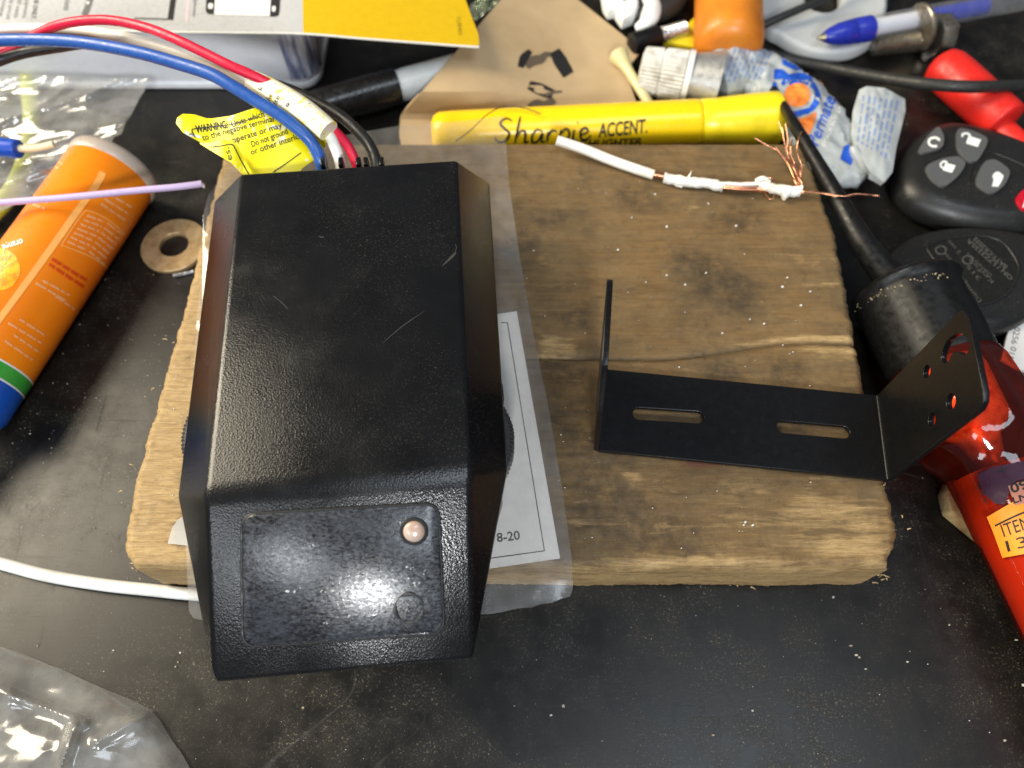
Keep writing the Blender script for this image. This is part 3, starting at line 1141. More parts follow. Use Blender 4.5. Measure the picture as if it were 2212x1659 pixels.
bagp = [(520, 330), (560, 318), (700, 300), (860, 272), (1000, 262), (1086, 250), (1092, 300), (1100, 400), (1122, 550), (1152, 720), (1185, 880), (1215, 1060), (1234, 1200), (1238, 1270), (1232, 1288),
        (1205, 1296), (1190, 1303), (1170, 1304), (1150, 1312), (1120, 1314), (1090, 1321), (1062, 1326), (900, 1335), (560, 1342), (470, 1338), (452, 1334), (440, 1340), (418, 1336), (408, 1320), (400, 1160),
        (410, 900), (425, 700), (438, 560), (438, 470), (450, 420), (490, 370)]


def bagz(u, v):
    z = 26.35
    n = noise.noise((u * .012, v * .012, 1.3))
    z += 0.35 * abs(n)
    if v < 640:
        k = min(1, (640 - v) / 250)
        z += k * (4.5 * creases(u, v, 7.7, .012, .15, 2.8) + 1.2 * creases(u, v, 3.1, .03, .4, 2.0) - 1.0)
    if u < 470 and v < 700:
        z += 2.6 * max(0, 1 - abs(u - 446) / 22)
    if v > 1235:
        z -= min(3.0, (v - 1235) * .012)
        z += .7 * creases(u, v, 4.4, .01, .1, 2.0)
    return z


bv = sheet(bagp, 11, lambda u, v: W(u, v, bagz(u, v)))
bag = single('clear_plastic_bag', bv, M_FILM, 'clear plastic bag lying flat under the black controller', 'plastic bag', smooth=60)
fl = [(362, 1174), (372, 1140), (384, 1122), (400, 1112), (440, 1105), (440, 1186), (400, 1178)]
flv = sheet(fl, 8, lambda u, v: W(u, v, 25.9 + .6 * max(0, (1140 - v) / 30)))
part('seal_flap', thicken(flv[0], flv[1], .12), film_mat('seal_film', haze=.5, vary=.1), bag, 60)

# ------------------------------------------------------------------ steel bracket
def curve_plate(outline, holes, thick, bev=0.18):
    """flat plate with real holes; returns local x, y, z (z centred)"""
    cu = bpy.data.curves.new('plate', 'CURVE')
    cu.dimensions = '2D'
    cu.fill_mode = 'BOTH'
    cu.extrude = thick / 2 - bev
    cu.bevel_depth = bev
    cu.bevel_resolution = 2
    for loop in [outline] + holes:
        sp = cu.splines.new('POLY')
        sp.points.add(len(loop) - 1)
        for p, q in zip(sp.points, loop):
            p.co = (q[0], q[1], 0, 1)
        sp.use_cyclic_u = True
    o = bpy.data.objects.new('plate', cu)
    COL.objects.link(o)
    me = bpy.data.meshes.new_from_object(o.evaluated_get(bpy.context.evaluated_depsgraph_get()))
    V = [v.co.copy() for v in me.vertices]
    Fc = [tuple(p.vertices) for p in me.polygons]
    bpy.data.objects.remove(o)
    bpy.data.curves.remove(cu)
    bpy.data.meshes.remove(me)
    return V, Fc


def slot(a, b, r, n=10):
    a, b = Vector(a), Vector(b)
    e = (b - a).normalized()
    s = Vector((-e.y, e.x))
    out = []
    for k in range(n + 1):
        t = math.pi * k / n
        out.append(b + (s * math.cos(t) + e * math.sin(t)) * r)
    for k in range(n + 1):
        t = math.pi * k / n
        out.append(a + (-s * math.cos(t) - e * math.sin(t)) * r)
    return [(p.x, p.y) for p in out]


ZB = 26.2
B0, B1 = W(1287, 973, ZB), W(1921, 1038, ZB)           # front edge
B3 = W(1301, 800, ZB)
bex = (B1 - B0).normalized()
bey = Vector((-bex.y, bex.x, 0))
BL = (B1 - B0).length
BD = (B3 - B0).dot(bey)
br = thing('mounting_bracket', 'black U-shaped steel mounting bracket with slots standing on the wooden board', 'bracket', B0 + bex * BL / 2 + bey * BD / 2 - Vector((0, 0, .7)))


def bl(p):
    d = p - B0
    return (d.dot(bex), d.dot(bey))


RB = 1.3
sl1 = slot(bl(W(1381, 893, ZB + .8)), bl(W(1507, 901, ZB + .8)), 2.15)
sl2 = slot(bl(W(1693, 922, ZB + .8)), bl(W(1822, 933, ZB + .8)), 2.15)
base_out = [(RB, 0), (BL - RB, 0), (BL - RB, BD), (RB, BD)]
V, Fc = curve_plate(base_out, [sl1, sl2], 1.5)
part('base_plate', ([B0 + bex * v.x + bey * v.y + Vector((0, 0, v.z)) for v in V], Fc), M_POWDER, br, 35)
FH = 51.0
for side in (0, 1):
    lean = R(3.5) if side == 0 else R(-0.5)
    sgn = -1 if side == 0 else 1
    xo = RB if side == 0 else BL - RB
    # bend
    bend = []
    prof = []
    ang = math.pi / 2 - lean * 1.0
    for k in range(-1, 18):
        a = ang * max(0, min(16, k)) / 16
        for rr in (RB + .77, RB - .77):
            x_, z_ = xo + sgn * rr * math.sin(a), RB - rr * math.cos(a)
            if k == -1:
                x_ -= sgn * .5
            if k == 17:
                x_, z_ = x_ + math.cos(ang) * sgn * .5, z_ + math.sin(ang) * .5
            prof.append((x_, z_))
    Vb = []
    for y in (0, BD):
        for (x, z) in prof:
            Vb.append(B0 + bex * x + bey * y + Vector((0, 0, z)))
    n = len(prof)
    Fb = []
    for k in range(18):
        o, i, o2, i2 = 2 * k, 2 * k + 1, 2 * k + 2, 2 * k + 3
        Fb += [(o, o2, n + o2, n + o), (i, n + i, n + i2, i2), (o, i, i2, o2), (n + o, n + o2, n + i2, n + i)]
    bm = to_bm(Vb, Fb)
    bmesh.ops.recalc_face_normals(bm, faces=bm.faces)
    part('bend', from_bm(bm), M_POWDER, br, 40)
    # flange: local (y across depth, h up)
    fx = xo + sgn * RB * math.sin(ang)
    fz0 = RB - RB * math.cos(ang)
    dirx, dirz = math.cos(ang) * sgn, math.sin(ang)
    nrm = (bex * -dirz * sgn + Vector((0, 0, 1)) * dirx * sgn)
    up_v = bex * dirx + Vector((0, 0, dirz))
    o0 = B0 + bex * fx + Vector((0, 0, fz0))
    fo = [(0, 0), (BD, 0), (BD, FH - 5), (BD - 1.2, FH - 3.4), (BD - 4, FH - 2.2), (3.2, FH - 2.2), (1.2, FH - 3), (0, FH - 5)]
    holes = []
    if side == 1:
        def fl2(u, v):
            p = WP(u, v, o0 + bex * -.7, nrm) - o0
            return (p.dot(bey), p.dot(up_v))
        for (u, v, r) in ((2002, 803, 1.9), (2054, 868, 2.2), (2013, 907, 2.0)):
            c = fl2(u, v)
            holes.append([(c[0] + r * math.cos(t), c[1] + r * math.sin(t)) for t in [2 * math.pi * k / 24 for k in range(24)]])
        pts = [Vector(fl2(u, v) + (0,)) for u, v in ((2043, 767), (2053, 748), (2071, 740), (2084, 748))]
        cc = catmull(pts, 6)
        L1, L2 = [], []
        for k, p in enumerate(cc):
            t = (cc[min(k + 1, len(cc) - 1)] - cc[max(k - 1, 0)]).normalized()
            s = Vector((-t.y, t.x, 0)) * 2.3
            L1.append(p + s)
            L2.append(p - s)
        te = (cc[-1] - cc[-2]).normalized()
        tb = (cc[0] - cc[1]).normalized()
        loop = L1 + [cc[-1] + te * 2.3 * math.sin(a) + (L1[-1] - cc[-1]) * math.cos(a) for a in (.6, 1.1, 1.57, 2.1, 2.6)] + L2[::-1] \
            + [cc[0] + tb * 2.3 * math.sin(a) + (L2[0] - cc[0]) * math.cos(a) for a in (.6, 1.1, 1.57, 2.1, 2.6)]
        holes.append([(p.x, p.y) for p in loop])
    else:
        for (y, h, r) in ((9, 20, 2.1), (9, 32, 2.1), (19, 26, 2.1)):
            holes.append([(y + r * math.cos(t), h + r * math.sin(t)) for t in [2 * math.pi * k / 24 for k in range(24)]])
    V, Fc = curve_plate(fo, holes, 1.5)
    part('side_flange', ([o0 + bey * v.x + up_v * v.y + nrm * v.z for v in V], Fc), M_POWDER, br, 35)

# ------------------------------------------------------------------ stripped wire scrap
ws = thing('wire_scrap', 'short white wire scrap with torn insulation and bare copper strands', 'wire', W(1560, 400, 25))
part('insulation', tube(path([(1203, 303, 31), (1260, 322, 29), (1330, 350, 27.6), (1412, 378, 27.2)], 8), [1.75, 1.8, 1.8, 1.75], 14), M_WHITE_WIRE, ws, 60)
core = path([(1400, 375, 27.1), (1440, 382, 27.1), (1520, 398, 27.1), (1600, 406, 27.1), (1680, 412, 27.1), (1735, 415, 27.4)], 6)
part('copper_core', tube(core, 1.05, 12), M_COPPER, ws, 60)


def ragged(px, r, seed, seg=16):
    """torn insulation tube with a nibbled outline"""
    P = path(px, 10)
    V, Fc = tube(P, r, seg)
    c = len(P)
    out = []
    for k, v in enumerate(V):
        i = min(k // seg, c - 1)
        d = v - P[i]
        n = noise.noise((v.x * .5 + seed, v.y * .5, v.z * .5)) * .25 + noise.noise((v.x * 1.4 + seed, v.y * 1.4, v.z)) * .14
        e = math.exp(-min(i, c - 1 - i) / 1.5)
        out.append(P[i] + d * (1 + n * (1 + e)))
    return out, Fc


part('insulation', ragged([(1434, 384, 27.1), (1480, 392, 27.2), (1530, 397, 27.2), (1562, 404, 27.2)], 1.75, 3), M_WHITE_WIRE, ws, 60)
part('insulation', ragged([(1640, 398, 27.8), (1660, 405, 27.6), (1700, 412, 27.4), (1728, 414, 27.3)], 1.8, 8), M_WHITE_WIRE, ws, 60)
part('torn_strip', ragged([(1562, 397, 28), (1600, 399, 28), (1640, 397, 28.3)], .8, 5), M_WHITE_WIRE, ws, 60)
part('torn_strip', ragged([(1632, 392, 29), (1648, 386, 30), (1662, 393, 29)], .9, 15), M_WHITE_WIRE, ws, 60)
part('torn_strip', ragged([(1690, 424, 27), (1700, 418, 27.5), (1712, 412, 27.8)], [1.6, 1.4, .7], 25), M_WHITE_WIRE, ws, 60)
part('torn_strip', tube([W(1484, 388, 27.5), W(1490, 378, 29), W(1494, 369, 30.5)], [.5, .3, .1], 6), M_WHITE_WIRE, ws, 60)
part('torn_strip', ragged([(1448, 388, 26.6), (1462, 398, 26.2), (1474, 404, 26)], [.9, .8, .3], 6), M_WHITE_WIRE, ws, 60)
root = (1733, 414, 27.4)
strands = [
    [root, (1726, 395, 30), (1722, 370, 33), (1705, 340, 37), (1695, 310, 40), (1690, 275, 42)],
    [root, (1727, 390, 30), (1712, 360, 33), (1700, 335, 36), (1702, 300, 39), (1697, 268, 41)],
    [root, (1724, 392, 29), (1716, 365, 31), (1698, 330, 33), (1694, 300, 36), (1682, 262, 38)],
    [root, (1722, 396, 29), (1716, 385, 30), (1700, 350, 31), (1680, 326, 32), (1655, 313, 33), (1630, 298, 34)],
    [root, (1720, 398, 28), (1710, 370, 29), (1695, 345, 31), (1684, 330, 32), (1676, 318, 33)],
    [root, (1729, 390, 30), (1732, 360, 33), (1722, 330, 36), (1724, 305, 38), (1732, 285, 39)],
    [root, (1730, 392, 30), (1727, 365, 33), (1712, 345, 36), (1708, 320, 38), (1712, 300, 39)],
    [root, (1732, 395, 29), (1726, 380, 32), (1716, 352, 36), (1704, 328, 38)],
    [root, (1760, 414, 28), (1800, 420, 29), (1825, 424, 29.5), (1860, 421, 29.5), (1898, 423, 30)],
    [root, (1770, 417, 28.5), (1815, 424, 29), (1850, 419, 30), (1885, 421, 30)],
    [(1640, 398, 28.5), (1652, 384, 29.5), (1668, 386, 29.5), (1672, 396, 28)],
    [(1652, 418, 26.4), (1660, 428, 26.0), (1668, 430, 26.0), (1672, 420, 26.5)],
    [(1560, 405, 28.3), (1600, 409, 28.3), (1640, 410, 28.4)],
    [(1562, 401, 28.4), (1602, 405, 28.5), (1636, 405, 28.5)],
]
for k, s in enumerate(strands):
    part('copper_strand', tube(path(s, 7), 0.24 if k < 12 else 0.35, 7), M_COPPER, ws, 60)

# ------------------------------------------------------------------ yellow highlighter behind the board
h0, h1 = W(934, 290, 9.3), W(1680, 257, 9.6)
hax = (h1 - h0).normalized()
HL = (h1 - h0).length
hi = thing('highlighter', 'yellow highlighter pen lying behind the wooden board', 'pen', Vector(((h0.x + h1.x) / 2, (h0.y + h1.y) / 2, 0)))
xe = lambda u: (W(u, 270, 9.4) - h0).dot(hax)
barrel = lathe([(0, 5), (1.2, 7.2), (3, 8.2), (8, 8.5), (xe(1500), 9.0), (xe(1508), 8.9), (xe(1512), 8.3)], h0, hax, 64)
part('barrel', barrel, M_YELLOW_PEN, hi, 40)
capv = lathe([(xe(1510), 8.4), (xe(1514), 8.9), (xe(1545), 9.0), (xe(1560), 9.3), (xe(1600), 9.9), (xe(1660), 10.5), (HL - 1.0, 10.6), (HL - .3, 10.2), (HL, 9.4), (HL - .2, 6)], h0, hax, 64)
part('cap', capv, M_YELLOW_CAP, hi, 40)
TH = bvh(barrel)
# script name drawn with a pen-like stroke
LW = [2.5, 5.5, 6, 4]


def script(strokes, w=5.0):
    return merge(*[stroke(p, w if isinstance(w, list) else [w * .6, w, w, w * .6], TH, .18, 5) for p in strokes])


sharp = [
    [(1106, 262), (1094, 256), (1080, 266), (1090, 278), (1100, 288), (1092, 304), (1076, 306), (1068, 296)],
    [(1124, 252), (1118, 280), (1112, 310)], [(1114, 300), (1124, 284), (1134, 284), (1134, 298), (1134, 308), (1142, 304)],
    [(1172, 284), (1160, 280), (1150, 292), (1150, 306), (1162, 304), (1172, 288), (1170, 306), (1178, 304)],
    [(1184, 284), (1182, 306)], [(1183, 296), (1192, 282), (1202, 284)],
    [(1212, 280), (1206, 306), (1200, 322)], [(1210, 290), (1222, 278), (1230, 288), (1222, 304), (1210, 304)],
    [(1240, 280), (1238, 302), (1246, 302)], [(1247, 266), (1249, 264)],
    [(1254, 292), (1270, 284), (1264, 276), (1254, 284), (1256, 300), (1268, 300), (1276, 292)],
]
part('lettering', script(sharp, 5.2), M_INK, hi, None)
part('lettering', script([[(1276, 300), (1272, 310)]], 4), M_INK, hi, None)
part('lettering', words('ACCENT.', (1292, 296), (1398, 286), 29, TH, .18, bold=.02, shear=.25, L=5), M_INK, hi, None)
part('lettering', words('HIGHLIGHTER', (1225, 319), (1386, 312), 15, TH, .18, bold=.02, shear=.25, L=5), M_INK, hi, None)
single('thin_wire', tube(path([(985, 305, 27), (1018, 280, 26), (1052, 248, 23), (1088, 230, 20), (1130, 233, 20), (1168, 246, 19.5)], 8), 0.22, 7),
       pm('dark_thin_wire', (0.05, 0.035, 0.02), .4), 'hair-thin dark wire curving over the cardboard and yellow pen', 'wire')

# ------------------------------------------------------------------ cardboard piece with ink marks
cbp = [(865, 250), (985, 112), (1088, -8), (1160, -60), (1235, -12), (1386, 108), (1352, 152), (1378, 232), (1392, 330), (870, 330), (862, 290)]


def cbz(u, v):
    t = max(0.0, min(1.0, (266 - v) / 80))
    k = max(0.0, min(1.0, (1290 - u) / 330))
    return 2.6 + 13.6 * t * t * (3 - 2 * t) * k * k * (3 - 2 * k) + 1.5 * t * (1 - k)


cbv = sheet(cbp, 12, lambda u, v: W(u, v, cbz(u, v)))
cb = single('cardboard_piece', thicken(cbv[0], cbv[1], 1.2), M_CARDBOARD, 'tan cardboard piece with black marker strokes behind the yellow highlighter', 'cardboard')
TC = bvh(cbv)
M_SOFT = pm('faded_marker_ink', (0.10, 0.075, 0.05), 0.7)
part('ink_mark', stroke([(1124, 146), (1132, 126), (1146, 110)], [12, 20, 10], TC), M_INK, cb, None)
part('ink_mark', stroke([(1138, 146), (1152, 132), (1168, 128), (1180, 118), (1196, 120)], [10, 22, 20, 12, 8], TC), M_SOFT, cb, None)
part('ink_mark', stroke([(1198, 110), (1210, 132), (1228, 162)], [22, 30, 26], TC), M_INK, cb, None)
part('ink_mark', stroke([(1142, 184), (1166, 193), (1194, 205)], [18, 26, 22], TC), M_INK, cb, None)
part('ink_mark', stroke([(1178, 206), (1194, 200), (1214, 198)], [8, 7, 4], TC), M_SOFT, cb, None)
part('ink_mark', stroke([(1142, 232), (1158, 222), (1176, 228), (1198, 216)], [12, 14, 20, 14], TC), M_SOFT, cb, None)

# ------------------------------------------------------------------ marker under the card
m0, m1 = W(985, 152, 7.5), W(670, 238, 7.8)
mk = thing('marker_pen', 'black capped marker with pale grey barrel half under the cardboard', 'marker', Vector(((m0.x + m1.x) / 2, (m0.y + m1.y) / 2, 0)))
max_ = (m1 - m0).normalized()
ML = (m1 - m0).length
sp = ML * (985 - 858) / (985 - 670)
part('barrel', lathe([(-2, 6.6), (sp - 3, 6.6), (sp, 6.2)], m0, max_, 40), pm('grey_barrel', (0.52, 0.54, 0.54), .35), mk, 40)
part('cap', lathe([(sp, 6.3), (sp + .4, 7.4), (sp + 12, 7.6), (ML - 10, 7.2), (ML, 6.6), (ML + 1.2, 5)], m0, max_, 40), pm('gloss_black_cap', (0.010, .010, .011), .28, dust=.2), mk, 40)

# ------------------------------------------------------------------ white plastic box and printed card, back left
BY = W(300, 190, 0).y
bxr = W(690, 186, 0).x
out = []
for k in range(9):
    a = math.pi / 2 * k / 8
    out.append(Vector((bxr - 9 + 9 * math.sin(a), BY + 9 - 9 * math.cos(a), 0)))
out += [Vector((bxr, BY + 95, 0)), Vector((-330, BY + 95, 0)), Vector((-330, BY, 0))]
wb = thing('plastic_case', 'glossy white plastic case under the printed packaging card', 'case', Vector((-150, BY + 40, 0)))
part('shell', beveled(*prism(out, 0.2, 31.0), 1.6, 4, 25), M_BOX_WHITE, wb, 40)
lipo = [Vector((p.x + (1.0 if p.x > -300 else 0), p.y - (1.0 if p.y < BY + 50 else 0), 0)) for p in out]
part('base_lip', beveled(*prism(lipo, 0.1, 3.2), .8, 3, 25), M_BOX_WHITE, wb, 40)
# clear corner window of the case
win = []
for k in range(9):
    a = R(-8) + R(92) * k / 8
    win.append(Vector((bxr - 9 + 10.2 * math.sin(a), BY + 9 - 10.2 * math.cos(a), 0)))
V = []
for z in (6, 29):
    V += [Vector((p.x, p.y, z + .8 * noise.noise((p.x, p.y, z)))) for p in win]
Fc = [(i, i + 1, 10 + i, 9 + i) for i in range(8)]
part('corner_window', thicken(V, Fc, .6), pm('dark_blue_tinted_window', (0.16, 0.18, 0.30), .12, col2=(.75, .78, .86), scale=.22, lo=.4, hi=.6, stretch=(2, 2, .25)), wb, 60)

cardp = [(-60, 54), (110, 60), (300, 66), (500, 68), (655, 70), (780, 80), (900, 90), (1022, 99), (1033, 97), (1038, 90), (1034, 76), (1000, -10), (980, -70), (-60, -70)]


def cz(u, v):
    return 33.2 - 9.5 * max(0, (u - 640) / 400) ** 1.3


def cardmap(u, v):
    return W(u, v, cz(u, v))


grey = [p for p in cardp if p[0] <= 656] + []
gp = [(-60, 54), (110, 60), (300, 66), (500, 69), (655, 71), (652, -70), (-60, -70)]
yp = [(655, 71), (780, 81), (900, 90), (1022, 99), (1033, 97), (1038, 90), (1034, 76), (1002, -10), (980, -70), (652, -70)]
pk = thing('packaging_card', 'glossy grey and yellow printed packaging card lying on the white case', 'packaging card', W(400, 0, 33))
gv = sheet(gp, 22, cardmap)
yv = sheet(yp, 22, cardmap)
part('grey_panel', thicken(gv[0], gv[1], .7), M_CARD_GREY, pk)
part('yellow_panel', thicken(yv[0], yv[1], .7), M_CARD_YELLOW, pk)
TG, TY = bvh(gv), bvh(yv)
ed = [cardmap(u, v + .6) - Vector((0, 0, .35)) for u, v in ((-60, 54), (110, 60), (300, 66), (500, 69), (655, 71), (780, 81), (900, 90), (1022, 99), (1031, 98))]
part('cut_edge', tube(catmull(ed, 5), .42, 8), pm('white_board_edge', (.8, .79, .74), .7), pk, 60)
# print on the grey panel
part('picture_frame', stroke([(198, -12), (190, 14), (182, 34)], 13, TG, .12, 4), M_INK_GREY, pk, None)
part('picture_frame', stroke([(290, 40), (330, 41), (366, 42)], 4, TG, .12, 4), M_INK_GREY, pk, None)
part('picture_frame', stroke([(376, -12), (372, 14), (368, 43)], 12, TG, .14, 4), M_INK, pk, None)
pic = part('picture_frame', patch(rrect((447, -30), (608, -30), (603, 37), (444, 31), 10), TG, .10), M_INK, pk, None)
part('picture_screen', patch([(466, -20), (586, -20), (583, 36), (463, 33)], TG, .2), M_WHITE_PRINT, pk, None)
part('picture_button', patch(rrect((450, 8), (461, 8), (460, 20), (450, 20), 4), TG, .2, 2), M_WHITE_PRINT, pk, None)
part('picture_button', patch(rrect((588, 14), (596, 14), (595, 26), (588, 26), 3), TG, .2, 2), M_WHITE_PRINT, pk, None)
part('picture_button', patch(rrect((188, 4), (194, 4), (193, 10), (187, 10), 2), TG, .24, 1.5), M_WHITE_PRINT, pk, None)
for s, a, b, h, bd in (('TIONS ONLY.', (78, -24), (68, 42), 9, .03), ('m equipment,', (60, -24), (48, 40), 9, 0), ('d 1800 watts.', (43, -24), (30, 40), 9, 0),
                       ('ct, the circuit', (26, -24), (13, 42), 9, 0), ('Eliminate', (10, -20), (-2, 34), 9, 0), ('tablets', (142, -18), (138, 22), 13, 0), ('headphones', (420, -22), (416, 36), 8, 0)):
    part('lettering', words(s, a, b, h, TG, .14, bold=bd), M_INK_GREY, pk, None)
part('lettering', words('1U8401', (986, 38), (990, 76), 9, TY, .12), pm('faded_code', (.25, .17, .01), .6), pk, None)
part('tint_stripe', patch([(405, -20), (411, -20), (407, 48), (400, 48)], TG, .08), pm('pale_pink_print', (.62, .50, .52), .35), pk, None)


# ------------------------------------------------------------------ crumpled clear bag with wires, left
def crumple(u, v, k, s, amp, fold=1.0):
    a = abs(noise.noise((u * s, v * s * .6, k)))
    b = abs(noise.noise((u * s * 1.7 + v * s + 4, v * s * .7, k + 3)))
    return amp * (1.2 - 1.8 * a - .7 * b * fold)


cbag = [(-80, 190), (-80, 470), (-10, 462), (20, 448), (70, 425), (120, 395), (150, 360), (185, 345), (215, 318), (238, 312), (246, 296), (262, 290), (270, 268), (285, 245), (300, 215), (312, 196), (318, 170), (-80, 160)]
cv = sheet(cbag, 3.2, lambda u, v: W(u, v, max(8.6, 8.5 + 9.0 * creases(u, v, 2.2, .015, 1.2, 3.0) + 1.2 * creases(u, v, 6.2, .04, 1.4, 2.5))))
single('parts_bag', cv, film_mat('crinkled_clear_film', haze=0.32, vary=.12, rough=.14, gloss=.2), 'crumpled clear bag with a yellow-green cable, beside the orange tube', 'plastic bag', smooth=25)
single('green_cable', tube(path([(58, 120, 4), (62, 190, 4), (68, 250, 4), (62, 320, 4), (40, 385, 4), (5, 440, 4), (-60, 500, 4)], 8), 3.2, 16),
       pm('yellow_green_insulation', (0.52, 0.56, 0.05), .35), 'yellow-green cable inside the crumpled clear bag', 'cable')
bc = thing('blue_connector', 'blue crimp connector with a cream wire stub on the crumpled bag', 'connector', W(0, 320, 16))
c0_, c1_ = W(-60, 312, 21), W(42, 322, 21)
part('sleeve', lathe([(0, 3.4), ((c1_ - c0_).length - 1.2, 3.6), ((c1_ - c0_).length - .3, 3.3), ((c1_ - c0_).length, 2.4)], c0_, c1_ - c0_, 28), pm('blue_nylon', (0.006, 0.06, 0.42), .35), bc, 40)
part('wire_stub', tube(path([(38, 320, 21), (62, 321, 21), (90, 318, 21), (116, 311, 21.5)], 6), [1.35, 1.3, 1.2], 12), pm('cream_insulation', (0.72, 0.66, 0.42), .5), bc, 60)

# ------------------------------------------------------------------ orange tube
ZT = 16.0
t0, t1 = W(243, 373, ZT), W(-150, 945, ZT)
tax = (t1 - t0).normalized()
tb = thing('orange_tube', 'orange squeeze tube with green and blue bands and a clear end cap', 'tube', Vector(((t0.x + t1.x) / 2, (t0.y + t1.y) / 2, 0)))
RT = 15.6


def al(u, v):
    return (W(u, v, ZT + 10) - t0).dot(tax)


sg, sb, sc = al(60, 790), al(26, 818), al(-2, 880)
body = lathe([(2.2, RT - .1), (2.6, RT), (sg, RT)], t0, tax, 80)


def orange_mat():
    t = NT('orange_label_plastic')
    c = t.mix(t.ramp(t.noise(0.02, 3), .3, .7), (0.84, 0.180, 0.004), (0.88, 0.245, 0.006))
    t.set(Base_Color=c, Roughness=t.ramp(t.noise(.2, 3), .3, .7, .24, .36))
    return t.m


M_ORANGE = orange_mat()
part('label_sleeve', body, M_ORANGE, tb, 40)
part('green_band', lathe([(sg + .2, RT), (sb - .4, RT)], t0, tax, 80), pm('green_print', (0.045, 0.34, 0.045), .3), tb, 40)
part('white_ring', merge(lathe([(sg - .35, RT + .06), (sg + .25, RT + .06)], t0, tax, 80, caps=False), lathe([(sb - .45, RT + .06), (sb + .1, RT + .06)], t0, tax, 80, caps=False)), M_WHITE_PRINT, tb, 40)
part('blue_band', lathe([(sb, RT), (sc, RT), (sc + 2, RT - 1), (sc + 3, RT - 4)], t0, tax, 80), pm('blue_print', (0.008, 0.075, 0.42), .3), tb, 40)
part('nozzle', lathe([(sc + 3, 10), (sc + 6, 9.5), (sc + 8, 8), (sc + 24, 6), (sc + 26, 5)], t0, tax, 40), pm('blue_cap_plastic', (0.008, 0.06, 0.36), .35), tb, 40)
part('end_cap', lathe([(-3.2, 11), (-3.6, 14), (-2.6, 15.6), (-1.2, 16.1), (1.6, 16.1), (2.3, 15.7), (2.6, 14.5)], t0, tax, 80), pm('milky_clear_cap', (0.44, 0.37, 0.31), .32), tb, 40)
TT = bvh(body)
M_OR_PALE = pm('pale_band_print', (0.90, 0.42, 0.10), .35)
part('seam_band', stroke([(222, 372), (208, 400), (170, 452), (108, 540), (50, 620), (0, 688), (-30, 730)], [16, 15, 15, 15, 14, 13], TT, .12, 6), M_OR_PALE, tb, None)
part('printed_outline', merge(stroke([(190, 455), (178, 462), (136, 524), (140, 532), (160, 540), (190, 552), (214, 566), (232, 580)], 2.2, TT, .14, 5), stroke([(190, 455), (214, 464), (246, 484), (268, 506)], 2.2, TT, .14, 5)), M_OR_PALE, tb, None)
rb = random.Random(5)
for k in range(7):                      # small print inside the outlined panel
    f = k / 6
    a = Vector((188, 466)).lerp(Vector((146, 522)), f)
    b = Vector((262, 506)).lerp(Vector((226, 572)), f)
    part('printed_line', merge(bars(a, ((a.x + b.x) / 2 + 2, (a.y + b.y) / 2 - 6), 5, TT, .14, (10, 26), 4, rb), bars(((a.x + b.x) / 2 + 6, (a.y + b.y) / 2 - 4), b, 5, TT, .14, (10, 26), 4, rb)), M_PALE_PRINT, tb, None)
for a, b in (((226, 430), (276, 462)), ((218, 441), (270, 476)), ((236, 420), (284, 448)), ((100, 352), (130, 366)), ((112, 345), (138, 356)), ((70, 424), (106, 440)), ((55, 436), (98, 452))):
    part('printed_line', bars(a, b, 6, TT, .14, (10, 24), 4, rb), M_PALE_PRINT, tb, None)
M_RED_PRINT = pm('red_print', (0.62, 0.045, 0.008), .4)
for a, b in (((112, 560), (186, 606)), ((106, 571), (180, 620))):
    part('printed_line', bars(a, b, 8, TT, .14, (14, 30), 3, rb), M_RED_PRINT, tb, None)
for a, b in (((92, 606), (150, 638)), ((78, 612), (142, 650)), ((120, 640), (160, 668)), ((42, 690), (96, 724)), ((18, 698), (90, 742)), ((30, 724), (82, 760)), ((10, 736), (70, 778))):
    part('printed_line', bars(a, b, 5.5, TT, .14, (10, 26), 4, rb), M_PALE_PRINT, tb, None)
part('lettering', words('orange', (48, 516), (4, 530), 14, TT, .16, bold=.02), M_WHITE_PRINT, tb, None)
part('printed_fruit', patch([(46 * math.cos(a) - 2, 46 * math.sin(a) + 582) for a in [2 * math.pi * k / 28 for k in range(28)]], TT, .12), pm('fruit_print', (.92, .45, .02), .35, col2=(.86, .25, .01), scale=.25, lo=.45, hi=.6), tb, None)
part('printed_fruit', merge(*[stroke([(0, 586), (44 * math.cos(a) - 2, 44 * math.sin(a) + 582)], 2, TT, .2, 1) for a in (-1.3, -.9, -.5, -.1, .3, .7, 1.1, 1.5)]), M_OR_PALE, tb, None)

pw = thing('purple_wire', 'thin lilac wire lying across the orange tube', 'wire', W(200, 420, 33))
part('insulation', tube(path([(-120, 449, 35), (0, 438, 35), (150, 426, 35), (300, 411, 34), (380, 404, 33), (436, 397, 32)], 6), 1.15, 12), pm('lilac_insulation', (0.50, 0.40, 0.62), .45), pw, 60)
part('frayed_end', tube(path([(434, 397, 32), (439, 400, 31.6), (441, 406, 31)], 4), [.8, .6, .3], 8), pm('cream_fibre', (.6, .5, .4), .7), pw, 60)

# ------------------------------------------------------------------ washer, steel pin, white cord, chips
wc = W(377, 531, 1)


def ring_solid(c, ro, ri, z0, z1, seg=64, bev=.25):
    prof = [(ri, z0), (ro - bev, z0), (ro, z0 + bev), (ro, z1 - bev), (ro - bev, z1), (ri + bev, z1), (ri, z1 - bev)]
    V, Fc = [], []
    for r, z in prof:
        for j in range(seg):
            a = 2 * math.pi * j / seg
            V.append(Vector((c.x + r * math.cos(a), c.y + r * math.sin(a), z)))
    n = len(prof)
    for k in range(n):
        for j in range(seg):
            j2 = (j + 1) % seg
            k2 = (k + 1) % n
            Fc.append((k * seg + j, k * seg + j2, k2 * seg + j2, k2 * seg + j))
    return V, Fc


